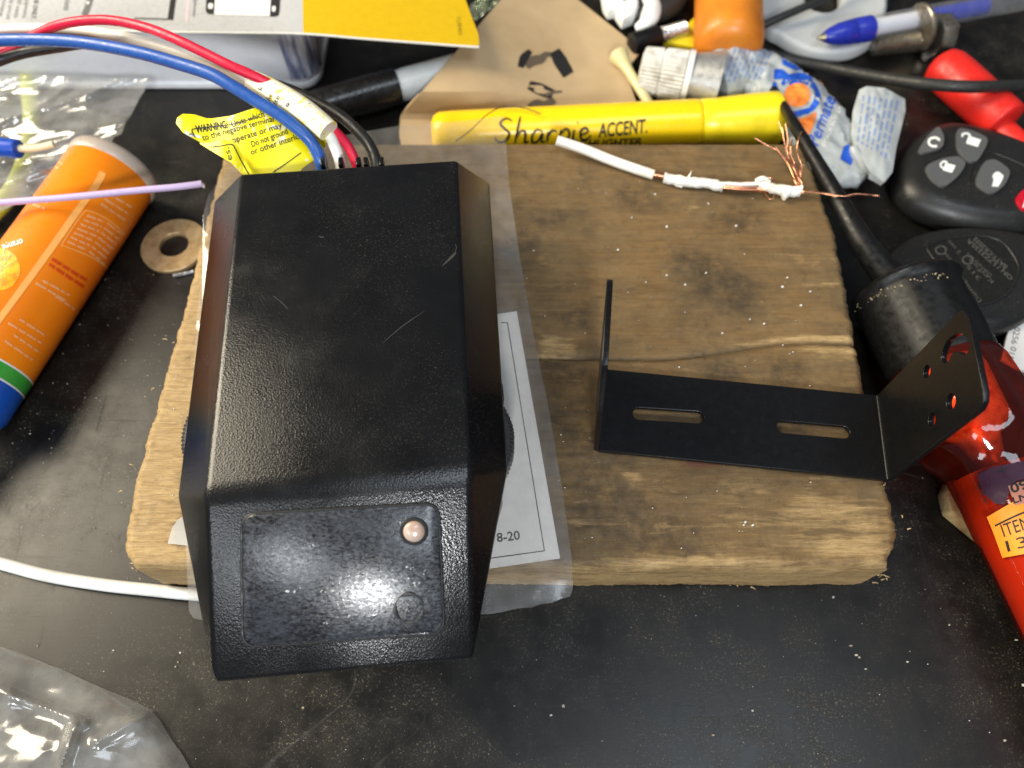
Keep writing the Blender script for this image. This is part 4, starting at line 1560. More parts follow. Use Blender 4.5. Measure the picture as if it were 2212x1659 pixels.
single('washer', ring_solid(wc, 12.3, 5.4, .1, 1.9), pm('rusty_brass', (0.48, 0.35, 0.19), .45, metal=.5, col2=(.34, .22, .10), scale=.35, lo=.38, hi=.68, bump=(1.0, .25, .2), dust=.2),
       'rusty flat washer on the bench beside the wooden board', 'washer')
single('steel_pin', tube([W(374, 596, .8), W(395, 592, .8), W(418, 586, .8)], [.65, .7, .7], 10), pm('bright_steel', (.75, .75, .74), .25, metal=1), 'short bright steel pin beside the rusty washer', 'pin')
single('white_cable', tube(path([(-120, 1190, 2), (0, 1217, 2), (100, 1243, 2), (220, 1263, 2), (330, 1275, 2), (410, 1283, 2), (520, 1290, 2), (640, 1292, 2)], 8), 1.85, 16),
       pm('white_cord_plastic', (.70, .71, .68), .42, col2=(.55, .53, .47), scale=.12, lo=.55, hi=.75), 'white cable lying along the front of the wooden board', 'cable')

# cloudy bag, front left
fb = [(-90, 1370), (0, 1396), (60, 1416), (110, 1438), (135, 1446), (175, 1466), (230, 1490), (285, 1512), (325, 1532), (345, 1556), (372, 1600), (395, 1632), (410, 1659), (425, 1740), (-90, 1740)]


def fbz(u, v):
    e = nearest(fb, u, v)[0] ** .5
    d = (1 - math.exp(-e / 70)) * (6 + 7 * noise.noise((u * .006, v * .006, 3.3)) + 2.6 * creases(u, v, 9.3, .010, .9, 3.0) + .8 * creases(u, v, 4.3, .024, 1.6, 3.4))
    for (a, b, c_, dd, h) in ((210, 1600, 330, 1535, 3), (120, 1690, 160, 1570, 5), (20, 1500, 180, 1560, 3)):
        L = math.hypot(c_ - a, dd - b)
        t = max(0, min(1, ((u - a) * (c_ - a) + (v - b) * (dd - b)) / L ** 2))
        q = math.hypot(u - a - t * (c_ - a), v - b - t * (dd - b))
        d += .55 * h * math.exp(-(q / 13) ** 2) * min(1, e / 40)
    return 1.2 + max(0, d)


fbv = sheet(fb, 4, lambda u, v: W(u, v, fbz(u, v)))
single('cloudy_plastic_bag', fbv, M_FILM_CLOUDY, 'crumpled cloudy plastic bag in front of the wooden board', 'plastic bag', smooth=28)

# ------------------------------------------------------------------ circuit tester with red clear body
ZC = 19.0
a0 = W(1952, 628, ZC)
a1 = W(2180, 1075, ZC)
tx = (a1 - a0).normalized()
te_ = thing('circuit_tester', 'clear red plastic circuit tester with black end boot and cord', 'tester', Vector((a1.x, a1.y, 0)))


def ta(u, v):
    return (WP(u, v, a0, Vector((0, 0, 1))) - a0).dot(tx)


s1 = ta(2034, 790)
s2 = ta(2118, 955)
boot = lathe([(-3.5, 5), (-3.2, 9), (-1.5, 15.2), (0, 17.4), (1.2, 18.0), (2.2, 17.2), (4, 16.6), (s1 - 1, 16.6), (s1 + 1, 16.0)], a0, tx, 72, mod=(14, .22, 5, 7))
part('boot', boot, M_BLACK_RUBBER, te_, 35)
bodyp = [(s1 - 1, 14.5), (s1 + 1.2, 16.8), (s1 + 5, 18.0), (s2 - 6, 19.0), (s2, 18.6), (s2 + 3, 17.2), (s2 + 6, 14.8), (s2 + 9, 13.6), (s2 + 20, 13.4), (s2 + 95, 13.0)]
tbod = lathe(bodyp, a0, tx, 72, mod=(10, 1.1, 2, 4))
part('clear_body', tbod, M_RED_CLEAR, te_, 50)
part('inner_reflector', lathe([(s1 - 6, 10), (s1 + 4, 11.5), (s2 - 6, 11), (s2 - 1, 6), (s2 + 8, 3.5)], a0, tx, 32), pm('reflector_tan', (.80, .62, .50), .35, metal=.3, col2=(.5, .2, .1)), te_, 40)  # pale insert added to scatter light back through the red body
TB = bvh(tbod)
part('paper_insert', lathe([(s2 + 10, 12.3), (s2 + 88, 12.2)], a0, tx, 48, caps=False), pm('orange_paper_insert', (.55, .27, .17), .6, col2=(.38, .14, .08), scale=.04), te_, 40)
part('sticker', patch([(2132, 1117), (2190, 1083), (2262, 1050), (2330, 1180), (2250, 1190), (2166, 1205), (2146, 1150)], TB, .12, 9), pm('orange_sticker', (.90, .30, .02), .45), te_, None)
part('blue_logo', patch([(2112, 1026), (2140, 1010), (2230, 992), (2230, 1030), (2190, 1040), (2170, 1090), (2150, 1088), (2124, 1066)], TB, .10, 8), pm('dark_blue_print', (.045, .010, .030), .5), te_, None)
part('white_panel', patch([(2178, 1050), (2230, 1030), (2250, 1080), (2192, 1092)], TB, .14, 8), pm('salmon_panel', (.50, .20, .13), .5), te_, None)
for s, a, b, h, bd, L_ in (('+', (2160, 1030), (2180, 1021), 20, 0, 6), ('09', (2186, 1066), (2222, 1054), 20, .02, 6), ('LN', (2190, 1088), (2222, 1078), 14, .02, 6), ('ITEM', (2170, 1160), (2228, 1140), 28, .0, 6), ('13', (2178, 1192), (2222, 1180), 24, 0, 6), ('BULB', (2110, 1046), (2128, 1088), 9, 0, 6)):
    part('lettering', words(s, a, b, h, TB, .24, bold=bd, L=L_), M_INK, te_, None)
part('sticker_line', stroke([(2150, 1136), (2200, 1112), (2262, 1088)], 4, TB, .2, 3), M_INK, te_, None)
# cord with strain relief
cpx = [(1560, 60, 5), (1640, 150, 8), (1690, 226, 18), (1722, 280, 25), (1770, 360, 26), (1815, 440, 25), (1860, 520, 23), (1905, 580, 21), (1940, 618, 19.5)]
cp = path(cpx, 8)
part('cord', tube(cp, [1.8, 1.8, 1.9, 2.2, 2.6, 3.3, 4.2, 4.8, 6.0], 16), M_BLACK_RUBBER, te_, 60)
# grit on the boot rim
gr = []
rg_ = random.Random(4)
for k in range(46):
    f = rg_.random()
    u, v = 1846 + 200 * f + rg_.gauss(0, 4), 664 - 70 * f + rg_.gauss(0, 4) - 14 * math.sin(f * 3.1)
    h = TB and bvh(boot).ray_cast(CAM, ray(u, v).normalized()) if k == 0 else BT.ray_cast(CAM, ray(u, v).normalized())
    if k == 0:
        BT = bvh(boot)
    if h[0] is not None:
        gr.append(lathe([(0, .35 * rg_.uniform(.3, 1)), (.2, .1)], h[0], h[1], 6, up=Vector((1, .2, .1))))
g_ = part('grit', merge(*gr), pm('dry_grit', (.28, .23, .14), .9), te_, None)
g_['kind'] = 'stuff'
# pale wood chip under the tester
wcp = [W(u, v, 5) for u, v in ((2040, 1062), (2050, 1036), (2080, 1035), (2140, 1090), (2180, 1180), (2140, 1178), (2096, 1142), (2050, 1104))]
single('wood_chip', beveled(*prism(wcp, .1, 5.5), .9, 2, 25), pm('pale_split_wood', (.50, .37, .17), .8, col2=(.38, .25, .10), scale=.3, stretch=(.4, 2, 1), bump=(1.2, .4, .3)), 'pale split wood chip under the red tester', 'wood chip')

# ------------------------------------------------------------------ key fobs
def smooth_outline(px, z, n=6):
    return catmull([W(u, v, z) for u, v in px], n, closed=True)


M_FOB = pm('grained_black_fob', (0.012, .012, .012), .40, dust=.35, bump=(1.8, .35, .12), rvar=.06)
M_BTN = pm('grey_rubber_button', (0.085, .088, .090), .5, bump=(1.5, .2, .1))
f1 = smooth_outline([(1929, 392), (1945, 338), (1985, 294), (2035, 276), (2100, 286), (2170, 308), (2240, 340), (2290, 385), (2305, 430), (2285, 482), (2225, 506), (2150, 506), (2060, 492), (1985, 466), (1940, 432)], 6)
fob = thing('key_fob', 'black car key fob with grey buttons facing up', 'key fob', W(2120, 395, 0), 'car key fobs')
fv1 = puck(f1, [(.2, .90), (2, .97), (5, 1.0), (8, .985), (10.5, .93), (12.2, .86), (13, .80), (13.3, .72), (13.5, .4)])
part('shell', fv1, M_FOB, fob, 50)
TF1 = bvh(fv1)


def fobmap(u, v, lift=0.0):
    h = TF1.ray_cast(CAM, ray(u, v).normalized())
    p = h[0] if h[0] is not None else W(u, v, 13)
    return p + Vector((0, 0, lift))


def rpoly(pts, r=.35, n=4):
    out = []
    L = len(pts)
    for i in range(L):
        p, a, b = Vector(pts[i]), Vector(pts[i - 1]), Vector(pts[(i + 1) % L])
        da, db = (a - p) * r, (b - p) * r
        for k in range(n + 1):
            t = k / n
            q = (1 - t) ** 2 * (p + da) + 2 * t * (1 - t) * p + t * t * (p + db)
            out.append((q.x, q.y))
    return out


btn = [
    ([(2025, 274), (2038, 300), (2034, 324), (1990, 336), (1980, 328), (2000, 298)], M_BTN),
    ([(2064, 278), (2100, 286), (2136, 304), (2110, 352), (2092, 354), (2064, 326)], M_BTN),
    ([(1994, 362), (2030, 346), (2068, 340), (2086, 356), (2068, 384), (2036, 410), (2008, 390)], M_BTN),
    ([(2122, 352), (2146, 346), (2182, 372), (2168, 404), (2140, 424), (2108, 404), (2106, 386)], M_BTN),
]
for poly, m in btn:
    part('button', raised(rpoly(poly), -.5, 1.1, fobmap), m, fob, 40)
redb = rpoly([(2190, 432), (2206, 412), (2250, 400), (2300, 430), (2270, 466), (2206, 458)])
part('panic_button', raised(redb, -.5, 1.0, fobmap), pm('red_button', (.50, .006, .022), .4), fob, 40, label='red panic button')
BTNT = bvh(*[raised(rpoly(p), -.5, 1.1, fobmap) for p, _ in btn], raised(redb, -.5, 1.0, fobmap))
part('button_bezel', tube([fobmap(u, v, .15) for u, v in catmull([Vector((p[0], p[1])) for p in ((2094, 404), (2092, 380), (2110, 344), (2140, 332), (2180, 344), (2240, 372))], 6)], .45, 8), M_FOB, fob, 60)
M_ICON = pm('white_icon_print', (.78, .80, .78), .5)
part('icon', stroke([(2030, 304), (2022, 298), (2010, 300), (2006, 309), (2013, 316), (2024, 316)], 5, BTNT, .12, 5), M_ICON, fob, None)
part('icon', merge(stroke([(2078, 296), (2080, 290), (2090, 289), (2096, 295)], 4.5, BTNT, .12, 5), patch([(2092, 294), (2119, 302), (2112, 318), (2086, 310)], BTNT, .12, 4)), M_ICON, fob, None)
part('icon', merge(stroke([(2044, 364), (2034, 362), (2032, 354), (2040, 349), (2046, 352)], 4, BTNT, .12, 5), patch([(2042, 352), (2064, 358), (2056, 374), (2036, 368)], BTNT, .12, 4)), M_ICON, fob, None)
part('icon', merge(patch([(2144, 378), (2158, 372), (2168, 380), (2163, 392), (2156, 404), (2142, 403), (2146, 390)], BTNT, .12, 3), stroke([(2144, 384), (2148, 376), (2156, 372)], 3, BTNT, .14, 3)), M_ICON, fob, None)
part('icon', patch([(2208, 448), (2216, 426), (2226, 424), (2236, 436), (2238, 452)], BTNT, .12, 4), M_ICON, fob, None)

f2 = smooth_outline([(1902, 585), (1922, 545), (1985, 512), (2070, 502), (2160, 506), (2240, 528), (2290, 580), (2282, 640), (2225, 690), (2155, 724), (2080, 716), (1990, 680), (1925, 634)], 5)
fo2 = thing('key_fob', 'black key fob lying face down with moulded battery text', 'key fob', W(2110, 600, 0), 'car key fobs')
fv2 = puck(f2, [(.2, .90), (2, .97), (4.5, 1.0), (7, .985), (8.8, .94), (9.6, .88), (9.9, .82), (10.0, .3)])
part('shell', fv2, M_FOB, fo2, 50)
TF2 = bvh(fv2)
pan = [(2003, 533), (2030, 520), (2075, 512), (2120, 510), (2165, 524), (2196, 565), (2198, 592), (2180, 628), (2150, 650), (2108, 660), (2095, 652), (2060, 610), (2014, 556)]
f2m = lambda u, v, lift=0.0: (lambda h: (h[0] if h[0] is not None else W(u, v, 9)) + Vector((0, 0, lift)))(TF2.ray_cast(CAM, ray(u, v).normalized()))
part('panel_rim', tube([f2m(p.x, p.y, .1) for p in catmull([Vector(p) for p in pan], 5, closed=True)] + [f2m(*pan[0], .1)], .5, 8, cap=False), M_FOB, fo2, 60)
part('panel', patch([(p[0], p[1]) for p in pan], TF2, .08, 10), pm('smooth_black_fob', (.010, .010, .009), .32, dust=.2), fo2, None)
M_EMB = pm('moulded_text_plastic', (.075, .073, .066), .5)
for s, a, b, h, bd in (('BATT:CR2032', (2176, 576), (2106, 512), 9, .02), ('ON / L7Z3235A', (2188, 600), (2092, 516), 9, .02), ('Donnelly 315', (2142, 594), (2090, 546), 8, 0), ('KeyFob', (2146, 608), (2096, 560), 8, 0),
                       ('315', (2118, 602), (2092, 572), 8, 0), ('Damaged', (2120, 650), (2070, 590), 8, 0), ('Start ID', (2088, 622), (2050, 578), 8, 0), ('Test', (2064, 574), (2042, 544), 8, 0), ('2 sec', (2076, 546), (2050, 518), 8, 0)):
    part('moulded_text', words(s, a, b, h, TF2, .22, bold=bd), M_EMB, fo2, None)
for (u, v, r) in ((2032, 541, 11), (2090, 562, 11)):
    part('moulded_ring', tube([f2m(u + r * math.cos(a), v + r * .8 * math.sin(a), .12) for a in [2 * math.pi * k / 24 for k in range(25)]], .28, 6, cap=False), M_EMB, fo2, 60)

# white printed strip at the right edge
wst = [(2182, 700), (2230, 640), (2270, 650), (2262, 800), (2226, 806), (2196, 795), (2163, 776)]
V, Fc = sheet(wst, 10, lambda u, v: W(u, v, 5))
st_ = single('printed_strip', thicken(V, Fc, 1.0), pm('white_strip', (.70, .70, .68), .5), 'white strip printed with numbers at the right edge by the tester', 'strip')
TSn = bvh((V, Fc))
part('lettering', words('0256', (2192, 706), (2184, 742), 13, TSn, .1), M_INK_GREY, st_, None)
part('lettering', words('0150', (2184, 748), (2172, 784), 13, TSn, .1), M_INK_GREY, st_, None)

# ------------------------------------------------------------------ red clip boot and black cables, right
r0, r1 = W(2052, 158, 9), W(2168, 262, 9)
rc = thing('red_clip_boot', 'red rubber clip boot crossed by a black cable', 'clip boot', Vector((r0.x, r0.y, 0)))
rax = (r1 - r0).normalized()
RL = (r1 - r0).length
rbody = lathe([(-7.5, 2), (-7.2, 5), (-5.5, 7.6), (-2, 8.8), (3, 9.0), (RL - 1, 8.7), (RL + .4, 8.5), (RL + 1.2, 7.8), (RL + 1.5, 5)], r0, rax, 48)
M_RED_RUB = pm('red_rubber', (.62, .018, .012), .42, bump=(.5, .1, .2))
part('sleeve', rbody, M_RED_RUB, rc, 50)
part('tail', lathe([(RL - 6, 5.2), (RL + 5, 5.0), (RL + 30, 4.8)], r0 + Vector((0.5, -3.4, -2.6)), rax, 32), M_RED_RUB, rc, 50)
single('black_cable', tube(path([(1660, 118, 2.5), (1760, 140, 3), (1850, 158, 8), (1930, 172, 13), (2000, 181, 18), (2080, 187, 21), (2150, 187, 20), (2260, 185, 12)], 8), 2.35, 16), M_CABLE,
       'thick dull black cable passing over the red clip boot', 'cable')
single('thin_black_cable', tube(path([(1560, 110, 3), (1640, 60, 9), (1690, 36, 12), (1775, -2, 14), (1840, -40, 14)], 8), 1.75, 14), M_CABLE,
       'thin black cable leading past the orange handle over grey plastic', 'cable')

# ------------------------------------------------------------------ glue tube
gt = thing('glue_tube', 'crumpled silver glue tube with blue and orange print and ribbed white cap', 'tube', W(1650, 200, 0))
g0, g1 = W(1383, 150, 10), W(1562, 182, 10)
gax = (g1 - g0).normalized()
gl_ = lambda u: along(g0, g1, u)
prof = [(0, 6.5), (.6, 8.6), (1.4, 9.2), (6, 9.5), (gl_(1424), 9.8), (gl_(1426), 9.3), (gl_(1429), 9.3), (gl_(1431), 10), (gl_(1476), 10.4), (gl_(1477), 9.0)]
part('cap', lathe(prof, g0, gax, 240, mod=(40, .9, 2, 8)), pm('ribbed_white_cap', (.62, .61, .57), .45, col2=(.42, .40, .35), scale=.25, dust=.3, dustcol=(.08, .07, .06)), gt, 30)
part('flange', lathe([(gl_(1478), 10.9), (gl_(1490), 10.9)], g0, gax, 64), pm('white_flange', (.70, .70, .68), .4), gt, 30)
part('collar', lathe([(gl_(1490), 10.0), (gl_(1500), 10.4), (gl_(1552), 12.6)], g0, gax, 64), pm('dull_aluminium', (.42, .42, .41), .42, metal=.7, bump=(.5, .15, .2)), gt, 30)
gc = catmull([W(u, v, z) for u, v, z in ((1536, 174, 10), (1600, 156, 9.5), (1660, 178, 9), (1718, 225, 8.5), (1772, 290, 8), (1818, 350, 7), (1868, 384, 6))], 14)
hw = [12.0, 13.2, 14.2, 15.2, 15.0, 12.0, 6.0]
th = [9.5, 8.2, 7.2, 6.6, 6.0, 5.0, 3.6]
V, Fc = [], []
seg = 56
n = len(gc)
for k, p in enumerate(gc):
    t = (gc[min(k + 1, n - 1)] - gc[max(k - 1, 0)])
    t.z = 0
    t.normalize()
    s = Vector((-t.y, t.x, 0))
    w_, h_ = lerp_list(hw, k, n), lerp_list(th, k, n)
    f = min(1, k / 10)
    for j in range(seg):
        a = 2 * math.pi * j / seg
        q = p + s * (w_ * math.cos(a)) + Vector((0, 0, h_ * math.sin(a)))
        nz = abs(noise.noise((q.x * .16, q.y * .16, q.z * .1 + 3))) * 2.6 + (noise.voronoi((q.x * .14, q.y * .14, q.z * .1))[0][0]) * 2.6 + abs(noise.noise((q.x * .45, q.y * .45, 6))) * 1.0
        q = q + (p - q).normalized() * (nz - 1.9) * f
        q.z = max(q.z, .3)
        V.append(q)
for k in range(n - 1):
    for j in range(seg):
        j2 = (j + 1) % seg
        Fc.append((k * seg + j, k * seg + j2, (k + 1) * seg + j2, (k + 1) * seg + j))
Fc.append(tuple(range(seg - 1, -1, -1)))
Fc.append(tuple((n - 1) * seg + j for j in range(seg)))
gbody = (V, Fc)
M_GLUE = pm('silver_grey_tube_paint', (.38, .41, .42), .36, col2=(.31, .335, .34), scale=.1, bump=(.5, .35, .4), dust=.2, dustcol=(.2, .18, .15))
part('crumpled_body', gbody, M_GLUE, gt, 45)
# folded, rolled end
fe = [(1842, 240), (1856, 194), (1872, 186), (1912, 190), (1955, 214), (1956, 240), (1936, 320), (1928, 372), (1910, 394), (1880, 372), (1845, 320), (1838, 290)]


def fez(u, v):
    return 12.5 + 3.0 * math.sin((u - 1838) / 118 * math.pi) - .012 * (v - 290) + 1.2 * abs(noise.noise((u * .05, v * .02, 4)))


fev = sheet(fe, 5, lambda u, v: W(u, v, fez(u, v)))
feb = thicken(fev[0], fev[1], 2.6)
part('rolled_end', feb, M_GLUE, gt, 45)
TFE = bvh(fev)
part('fold_lip', tube(path([(1842, 318, 13), (1850, 335, 12), (1872, 362, 11), (1908, 392, 10)], 6), [1.6, 2.2, 2.0, 1.4], 12), M_GLUE, gt, 60)
TGb = bvh(gbody)
M_GB = pm('blue_tube_print', (.012, .085, .50), .4)
M_GO = pm('orange_tube_print', (.85, .24, .04), .4, col2=(.65, .15, .02), scale=.3)
M_GLB = pm('pale_blue_print', (.16, .25, .52), .45)
rg2 = random.Random(9)
for k in range(8):
    x = 1588 + k * 11
    part('printed_line', bars((x, 104 + 3 * k * .4), (x - 26, 178 - k), 4.2, TGb, .32, (8, 20), 5, rg2), M_GLB, gt, None)
part('printed_block', patch([(1687, 120), (1699, 108), (1722, 112), (1744, 126), (1741, 154), (1716, 152), (1690, 140)], TGb, .32, 5), M_GB, gt, None)
part('printed_block', patch([(1672, 150), (1690, 150), (1706, 164), (1690, 172), (1670, 172)], TGb, .32, 5), M_GB, gt, None)
part('printed_block', patch([(1753, 139), (1770, 142), (1787, 156), (1790, 178), (1776, 184), (1754, 164)], TGb, .32, 5), M_GO, gt, None)
part('printed_block', patch([(1722 + 28 * math.cos(a), 206 + 26 * math.sin(a)) for a in [2 * math.pi * k / 20 for k in range(20)]], TGb, .32, 5), M_GO, gt, None)
part('printed_block', patch([(1712, 262), (1745, 252), (1764, 240), (1760, 262), (1742, 306), (1728, 290)], TGb, .32, 5), M_GO, gt, None)
for q in ([(1672, 178), (1676, 200), (1690, 222)], [(1688, 184), (1706, 168), (1730, 164), (1754, 172)], [(1704, 182), (1730, 174), (1754, 184), (1766, 200)], [(1762, 190), (1766, 212), (1756, 232), (1738, 246)], [(1706, 244), (1724, 246), (1748, 236)]):
    part('printed_swirl', stroke(q, [5, 13, 12, 5], TGb, .32, 6), M_GB, gt, None)
part('lettering', words('Permatex', (1766, 318), (1812, 196), 28, TGb, .36, bold=.012, shear=.3, L=6), M_GB, gt, None)
part('lettering', words('MADE IN U.S.A.', (1786, 310), (1820, 230), 9, TGb, .32), M_WHITE_PRINT, gt, None)
part('printed_block', patch([(1822, 318), (1834, 312), (1842, 352), (1836, 358), (1814, 344)], TGb, .32, 4), M_GB, gt, None)
for k in range(7):
    part('printed_line', bars((1866 + k * 12, 206 + k * 2), (1852 + k * 10, 306 + k * 6), 4.2, TFE, .2, (8, 24), 6, rg2), M_GLB, gt, None)

# ------------------------------------------------------------------ things along the back edge
# orange handle
o0_, o1_ = W(1574, 96, 14.5), W(1572, -120, 14.5)
oh = thing('screwdriver', 'worn orange-brown plastic screwdriver grip at the back edge', 'screwdriver', Vector((o0_.x, o0_.y, 0)))
part('grip', lathe([(-6.2, 3), (-6, 8), (-4.5, 11.8), (-1.5, 13.8), (3, 14.4), (70, 14.2)], o0_, o1_ - o0_, 56), pm('aged_orange_plastic', (.62, .20, .015), .4, col2=(.48, .13, .01), scale=.05, lo=.35, hi=.65, dust=.6, dustcol=(.05, .03, .015), bump=(.2, .1, .4)), oh, 40)
# grey plastic handle with a finger hole
gpo = [(1600, -60), (1655, 56), (1685, 80), (1718, 100), (1750, 113), (1790, 117), (1826, 114), (1858, 102), (1880, 84), (1896, 50), (1902, 10), (1890, -60)]
gho = catmull([W(u, v, 4) for u, v in gpo], 4, closed=True)
hho = catmull([W(u, v, 6) for u, v in ((1730, 0), (1744, 24), (1780, 35), (1812, 26), (1826, 0), (1815, -40), (1745, -40))], 4, closed=True)
oc = W(1760, 20, 0)
V, Fc = curve_plate([(p.x - oc.x, p.y - oc.y) for p in gho], [[(p.x - oc.x, p.y - oc.y) for p in hho]], 7, 2.0)
single('grey_handle', ([Vector((v.x + oc.x, v.y + oc.y, v.z + 3.7)) for v in V], Fc), pm('pale_grey_plastic', (.50, .52, .52), .45, bump=(.3, .08, .2)), 'pale grey plastic handle with a finger hole under the clear pen', 'handle', smooth=40)
# clear pen with blue tip
p0, p1 = W(1766, 83, 12.5), W(2330, -26, 9)
pn = thing('ballpoint_pen', 'clear ballpoint pen with blue tip lying on grey plastic', 'pen', Vector((p0.x + 40, p0.y, 0)))
pax = (p1 - p0).normalized()
pl = lambda u: along(p0, p1, u)
part('point', lathe([(0, .5), (2.2, 1.4), (pl(1784), 2.0)], p0, pax, 24), pm('brass_point', (.5, .42, .25), .35, metal=1), pn, 40)
part('tip', lathe([(pl(1780), 2.0), (pl(1790), 3.2), (pl(1812), 4.6), (pl(1838), 5.2), (pl(1840), 5.0), (pl(1843), 5.0), (pl(1845), 5.25), (pl(1878), 5.35), (pl(1880), 4.4)], p0, pax, 40), pm('blue_tip_plastic', (.018, .030, .33), .3), pn, 40)
blen = (p1 - p0).length
part('clear_barrel', lathe([(pl(1879), 5.0), (blen, 5.0)], p0, pax, 40), clear_mat('clear_pen_plastic', (.95, .95, .96), (.8, .82, .85), .14), pn, 40)
part('ink_tube', lathe([(pl(1880), 3.5), (pl(1998), 3.5)], p0, pax, 20), pm('milky_refill', (.70, .72, .76), .4), pn, 40)
part('ink_column', lathe([(pl(1998), 3.4), (pl(2128), 3.4)], p0, pax, 24), pm('blue_ink', (.02, .035, .36), .3), pn, 40)
# bolt with washer and hex head
q0, q1 = W(1884, 98, 5.5), W(2046, 82, 5.5)
bt = thing('hex_bolt', 'short steel hex bolt with a loose washer below the clear pen', 'bolt', Vector(((q0.x + q1.x) / 2, (q0.y + q1.y) / 2, 0)))
bax = (q1 - q0).normalized()
M_STEEL = pm('grimy_steel', (.42, .39, .33), .38, metal=.9, col2=(.20, .16, .10), scale=.5, lo=.4, hi=.65, dust=.3, dustcol=(.06, .05, .04))
prof = [(0, 2.6)]
d = .4
sh = (W(1975, 84, 5.5) - q0).dot(bax)
while d < sh + 4:
    prof += [(d, 3.6), (d + .5, 4.5), (d + 1.0, 3.6)]
    d += 1.25
part('threaded_shaft', lathe(prof, q0, bax, 32), M_STEEL, bt, 25)
wax = (bax + Vector((0, .10, .12))).normalized()
part('washer', lathe([(sh, 5), (sh, 9.3), (sh + .3, 9.6), (sh + 1.5, 9.6), (sh + 1.8, 9.3), (sh + 1.8, 5)], q0 + Vector((0, 0, 3.2)), wax, 48), M_STEEL, bt, 25)
hs = (W(2008, 80, 5.5) - q0).dot(bax)
part('hex_head', beveled(*lathe([(hs, 8.4), (hs + 6.5, 8.4)], q0 + Vector((0, 0, 2.2)), bax, 6), .5, 2, 20), M_STEEL, bt, 25)
part('head_flange', lathe([(hs - 1.2, 8.8), (hs, 8.8)], q0 + Vector((0, 0, 2.2)), bax, 40), M_STEEL, bt, 25)
single('metal_sliver', beveled(*box(W(2008, 118, 2.2), 7, 4, 3, .5), .5, 2), pm('bright_steel', (.75, .75, .74), .25, metal=1), 'bright metal sliver between the bolt and the red clip boot', 'metal piece')
# screw anchor
s0, s1_ = W(1338, 122, 8), W(1402, 224, 6)
single('screw_anchor', lathe([(-1.5, 3.2), (-1, 4.1), (0, 4.2), (2.5, 3.3), (6, 2.4), (10, 2.0), (26, 2.0), (34, 1.6)], s0, s1_ - s0, 28), pm('pale_yellow_nylon', (.55, .50, .26), .42), 'pale yellow plastic screw anchor beside the ribbed white cap', 'screw anchor', smooth=50)
# yellow wedge
yw = [W(1427, 112, 0), W(1470, 82, 0), (W(1504, 50, 0)), W(1520, 54, 0), W(1530, 120, 0), W(1500, 126, 0)]
single('yellow_wedge', beveled(*prism([Vector((p.x, p.y, 0)) for p in yw], .2, 5.5), .6, 2, 20), pm('matt_yellow_plastic', (.80, .66, .02), .5), 'matt yellow plastic wedge between the ribbed cap and orange handle', 'plastic piece')
# dark connector with bare threads
d0, d1 = W(1352, 100, 6), W(1478, 64, 6)
dc = thing('threaded_plug', 'dark plug with bare metal threads behind the cardboard corner', 'plug', Vector((d0.x, d0.y, 0)))
dl = (d1 - d0).length
part('sleeve', lathe([(2, 3), (3, 4.6), (dl * .52, 5.2), (dl * .56, 4.8)], d0, d1 - d0, 32), M_BLACK_RUBBER, dc, 40)
prof = [(dl * .55, 3.2)]
d = dl * .56
while d < dl:
    prof += [(d, 3.1), (d + .6, 3.9), (d + 1.2, 3.1)]
    d += 1.5
part('threads', lathe(prof, d0, d1 - d0, 28), pm('bright_steel', (.75, .75, .74), .25, metal=1), dc, 25)
# white cable clips
wcl = thing('white_cable_clip', 'white plastic cable clip with a slot at the back edge', 'cable clip', W(1340, 15, 0), 'white clips at the back edge')
V, Fc = curve_plate([(p.x, p.y) for p in [W(u, v, 7) - W(1340, 15, 7) for u, v in ((1302, -20), (1308, 16), (1316, 28), (1330, 26), (1346, 48), (1362, 42), (1372, 24), (1372, -4), (1360, -30))]],
                    [[(p.x, p.y) for p in [W(u, v, 7) - W(1340, 15, 7) for u, v in ((1338, 2), (1346, 4), (1358, 16), (1352, 18), (1340, 10))]]], 6, 1.2)
part('clip_body', ([v + W(1340, 15, 7) for v in V], Fc), pm('white_nylon', (.72, .75, .74), .45), wcl, 40)
single('white_cable_clip', tube(path([(1402, -10, 8), (1408, 14, 8), (1404, 36, 8), (1392, 52, 7), (1374, 62, 5)], 6), [3.6, 4.2, 4.2, 3.2, 2.0], 14, flat=.7), pm('white_nylon', (.72, .75, .74), .45),
       'curved white plastic clip arm above the dark threaded plug', 'cable clip', 'white clips at the back edge')
single('dark_hose', tube(path([(1300, -60, 9), (1345, 20, 5), (1400, 30, 4.5), (1450, 10, 5), (1480, -40, 6)], 8), 5.0, 16), M_CABLE, 'dark rubber hose behind the white cable clips', 'hose')
# crumpled foil beside the yellow panel
fo = [(1010, 44), (1016, 10), (1040, -10), (1080, -20), (1076, 6), (1050, 26), (1030, 44)]
fvv = sheet(fo, 4, lambda u, v: W(u, v, max(1.5, 5 + crumple(u, v, 8.8, .05, 4))))
single('foil_scrap', thicken(fvv[0], fvv[1], .3), pm('dull_green_foil', (.42, .46, .36), .22, metal=.8), 'crumpled dull foil scrap beside the yellow packaging corner', 'foil', smooth=25)

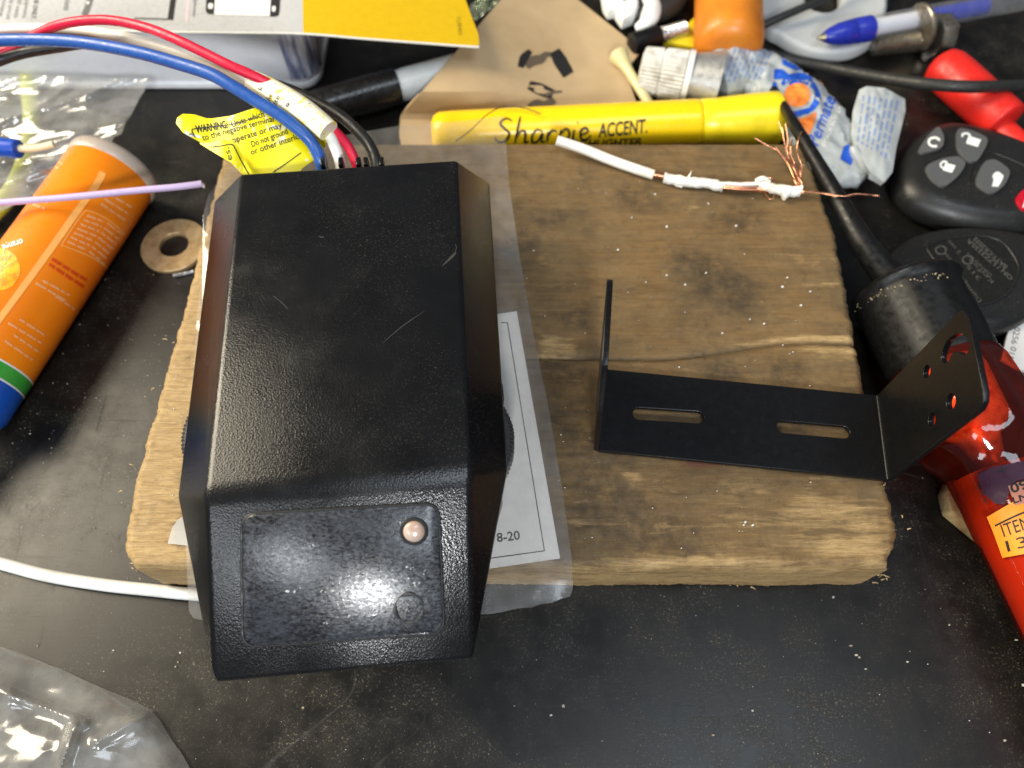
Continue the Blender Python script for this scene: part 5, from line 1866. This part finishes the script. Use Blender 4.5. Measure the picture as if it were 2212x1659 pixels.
# ------------------------------------------------------------------ crumbs
def crumbs(name, items, mat, label):
    V, Fc = [], []
    rr = random.Random(21)
    for p, r in items:
        o = len(V)
        a0_ = rr.uniform(0, 6.28)
        el = rr.uniform(.6, 1.0)
        for k in range(5):
            a = a0_ + k * 1.2566
            q = r * rr.uniform(.7, 1.2)
            x, y = q * math.cos(a), q * math.sin(a) * el
            V.append(p + Vector((x, y, 0)))
            V.append(p + Vector((x * .7, y * .7, r * rr.uniform(.5, 1.1))))
        for k in range(5):
            k2 = (k + 1) % 5
            Fc.append((o + 2 * k, o + 2 * k2, o + 2 * k2 + 1, o + 2 * k + 1))
        Fc.append(tuple(o + 2 * k + 1 for k in range(5)))
    m = mesh_obj(name, (V, Fc), mat, (0, 0, 0), 40)
    m['label'] = label
    m['category'] = 'crumbs'
    m['kind'] = 'stuff'


rc_ = random.Random(2)
it = []
for u, v, r in ((390, 1410, .45), (1190, 1545, .5), (1838, 1395, .55), (1850, 1415, .5), (1856, 1420, .4), (1540, 1588, .5), (2195, 1383, .5), (1800, 1290, .4), (1960, 1430, .4), (2170, 1600, .5),
                (1217, 1525, .5), (655, 1529, .5), (480, 1385, .5), (478, 1393, .45), (385, 1430, .4), (380, 1440, .4), (1625, 1535, .4), (1870, 1445, .45), (2050, 1350, .4), (2210, 1480, .5), (82, 1395, .4), (245, 1405, .35), (360, 1125, .5), (205, 1140, .4), (360, 1178, .5)):
    it.append((W(u, v, .05), r))
for k in range(520):
    u, v = rc_.uniform(-30, 2240), rc_.uniform(1180, 1680)
    it.append((W(u, v, .05), .05 + .17 * rc_.random() ** 5))
for k in range(420):
    u, v = rc_.uniform(0, 440), rc_.uniform(580, 1250)
    it.append((W(u, v, .05), .06 + .22 * rc_.random() ** 4))
for k in range(160):
    u, v = rc_.uniform(1700, 2212), rc_.uniform(100, 1300)
    it.append((W(u, v, .05), .08 + .16 * rc_.random() ** 3))
crumbs('bench_crumbs', it, pm('pale_crumbs', (.55, .54, .51), .5, col2=(.24, .20, .13), scale=.15, lo=.45, hi=.55), 'pale crumbs and dust scattered over the black bench')
it = []
for u, v, r in ((1610, 1128, .5), (1625, 1135, .5), (1640, 990, .4), (1150, 900, .4), (1690, 620, .5), (1750, 630, .4), (1650, 700, .5), (1525, 590, .4), (1440, 595, .5), (1395, 610, .35), (1480, 615, .4),
                (1730, 660, .45), (1335, 540, .5), (1365, 470, .4), (1440, 490, .5), (1590, 488, .45), (1700, 600, .4), (1620, 690, .4), (1560, 720, .4), (1415, 420, .4), (1530, 440, .4)):
    it.append((W(u, v, 25.05), r))
for k in range(150):
    u, v = rc_.uniform(1130, 1830), rc_.uniform(340, 1190)
    it.append((W(u, v, 25.0), .08 + .25 * rc_.random() ** 3))
for k in range(26):
    u, v = rc_.uniform(310, 420), rc_.uniform(700, 1160)
    it.append((W(u, v, 25.0), .1 + .2 * rc_.random() ** 3))
crumbs('board_crumbs', it, pm('glassy_crumbs', (.66, .64, .60), .25), 'tiny pale crumbs scattered over the wooden board')
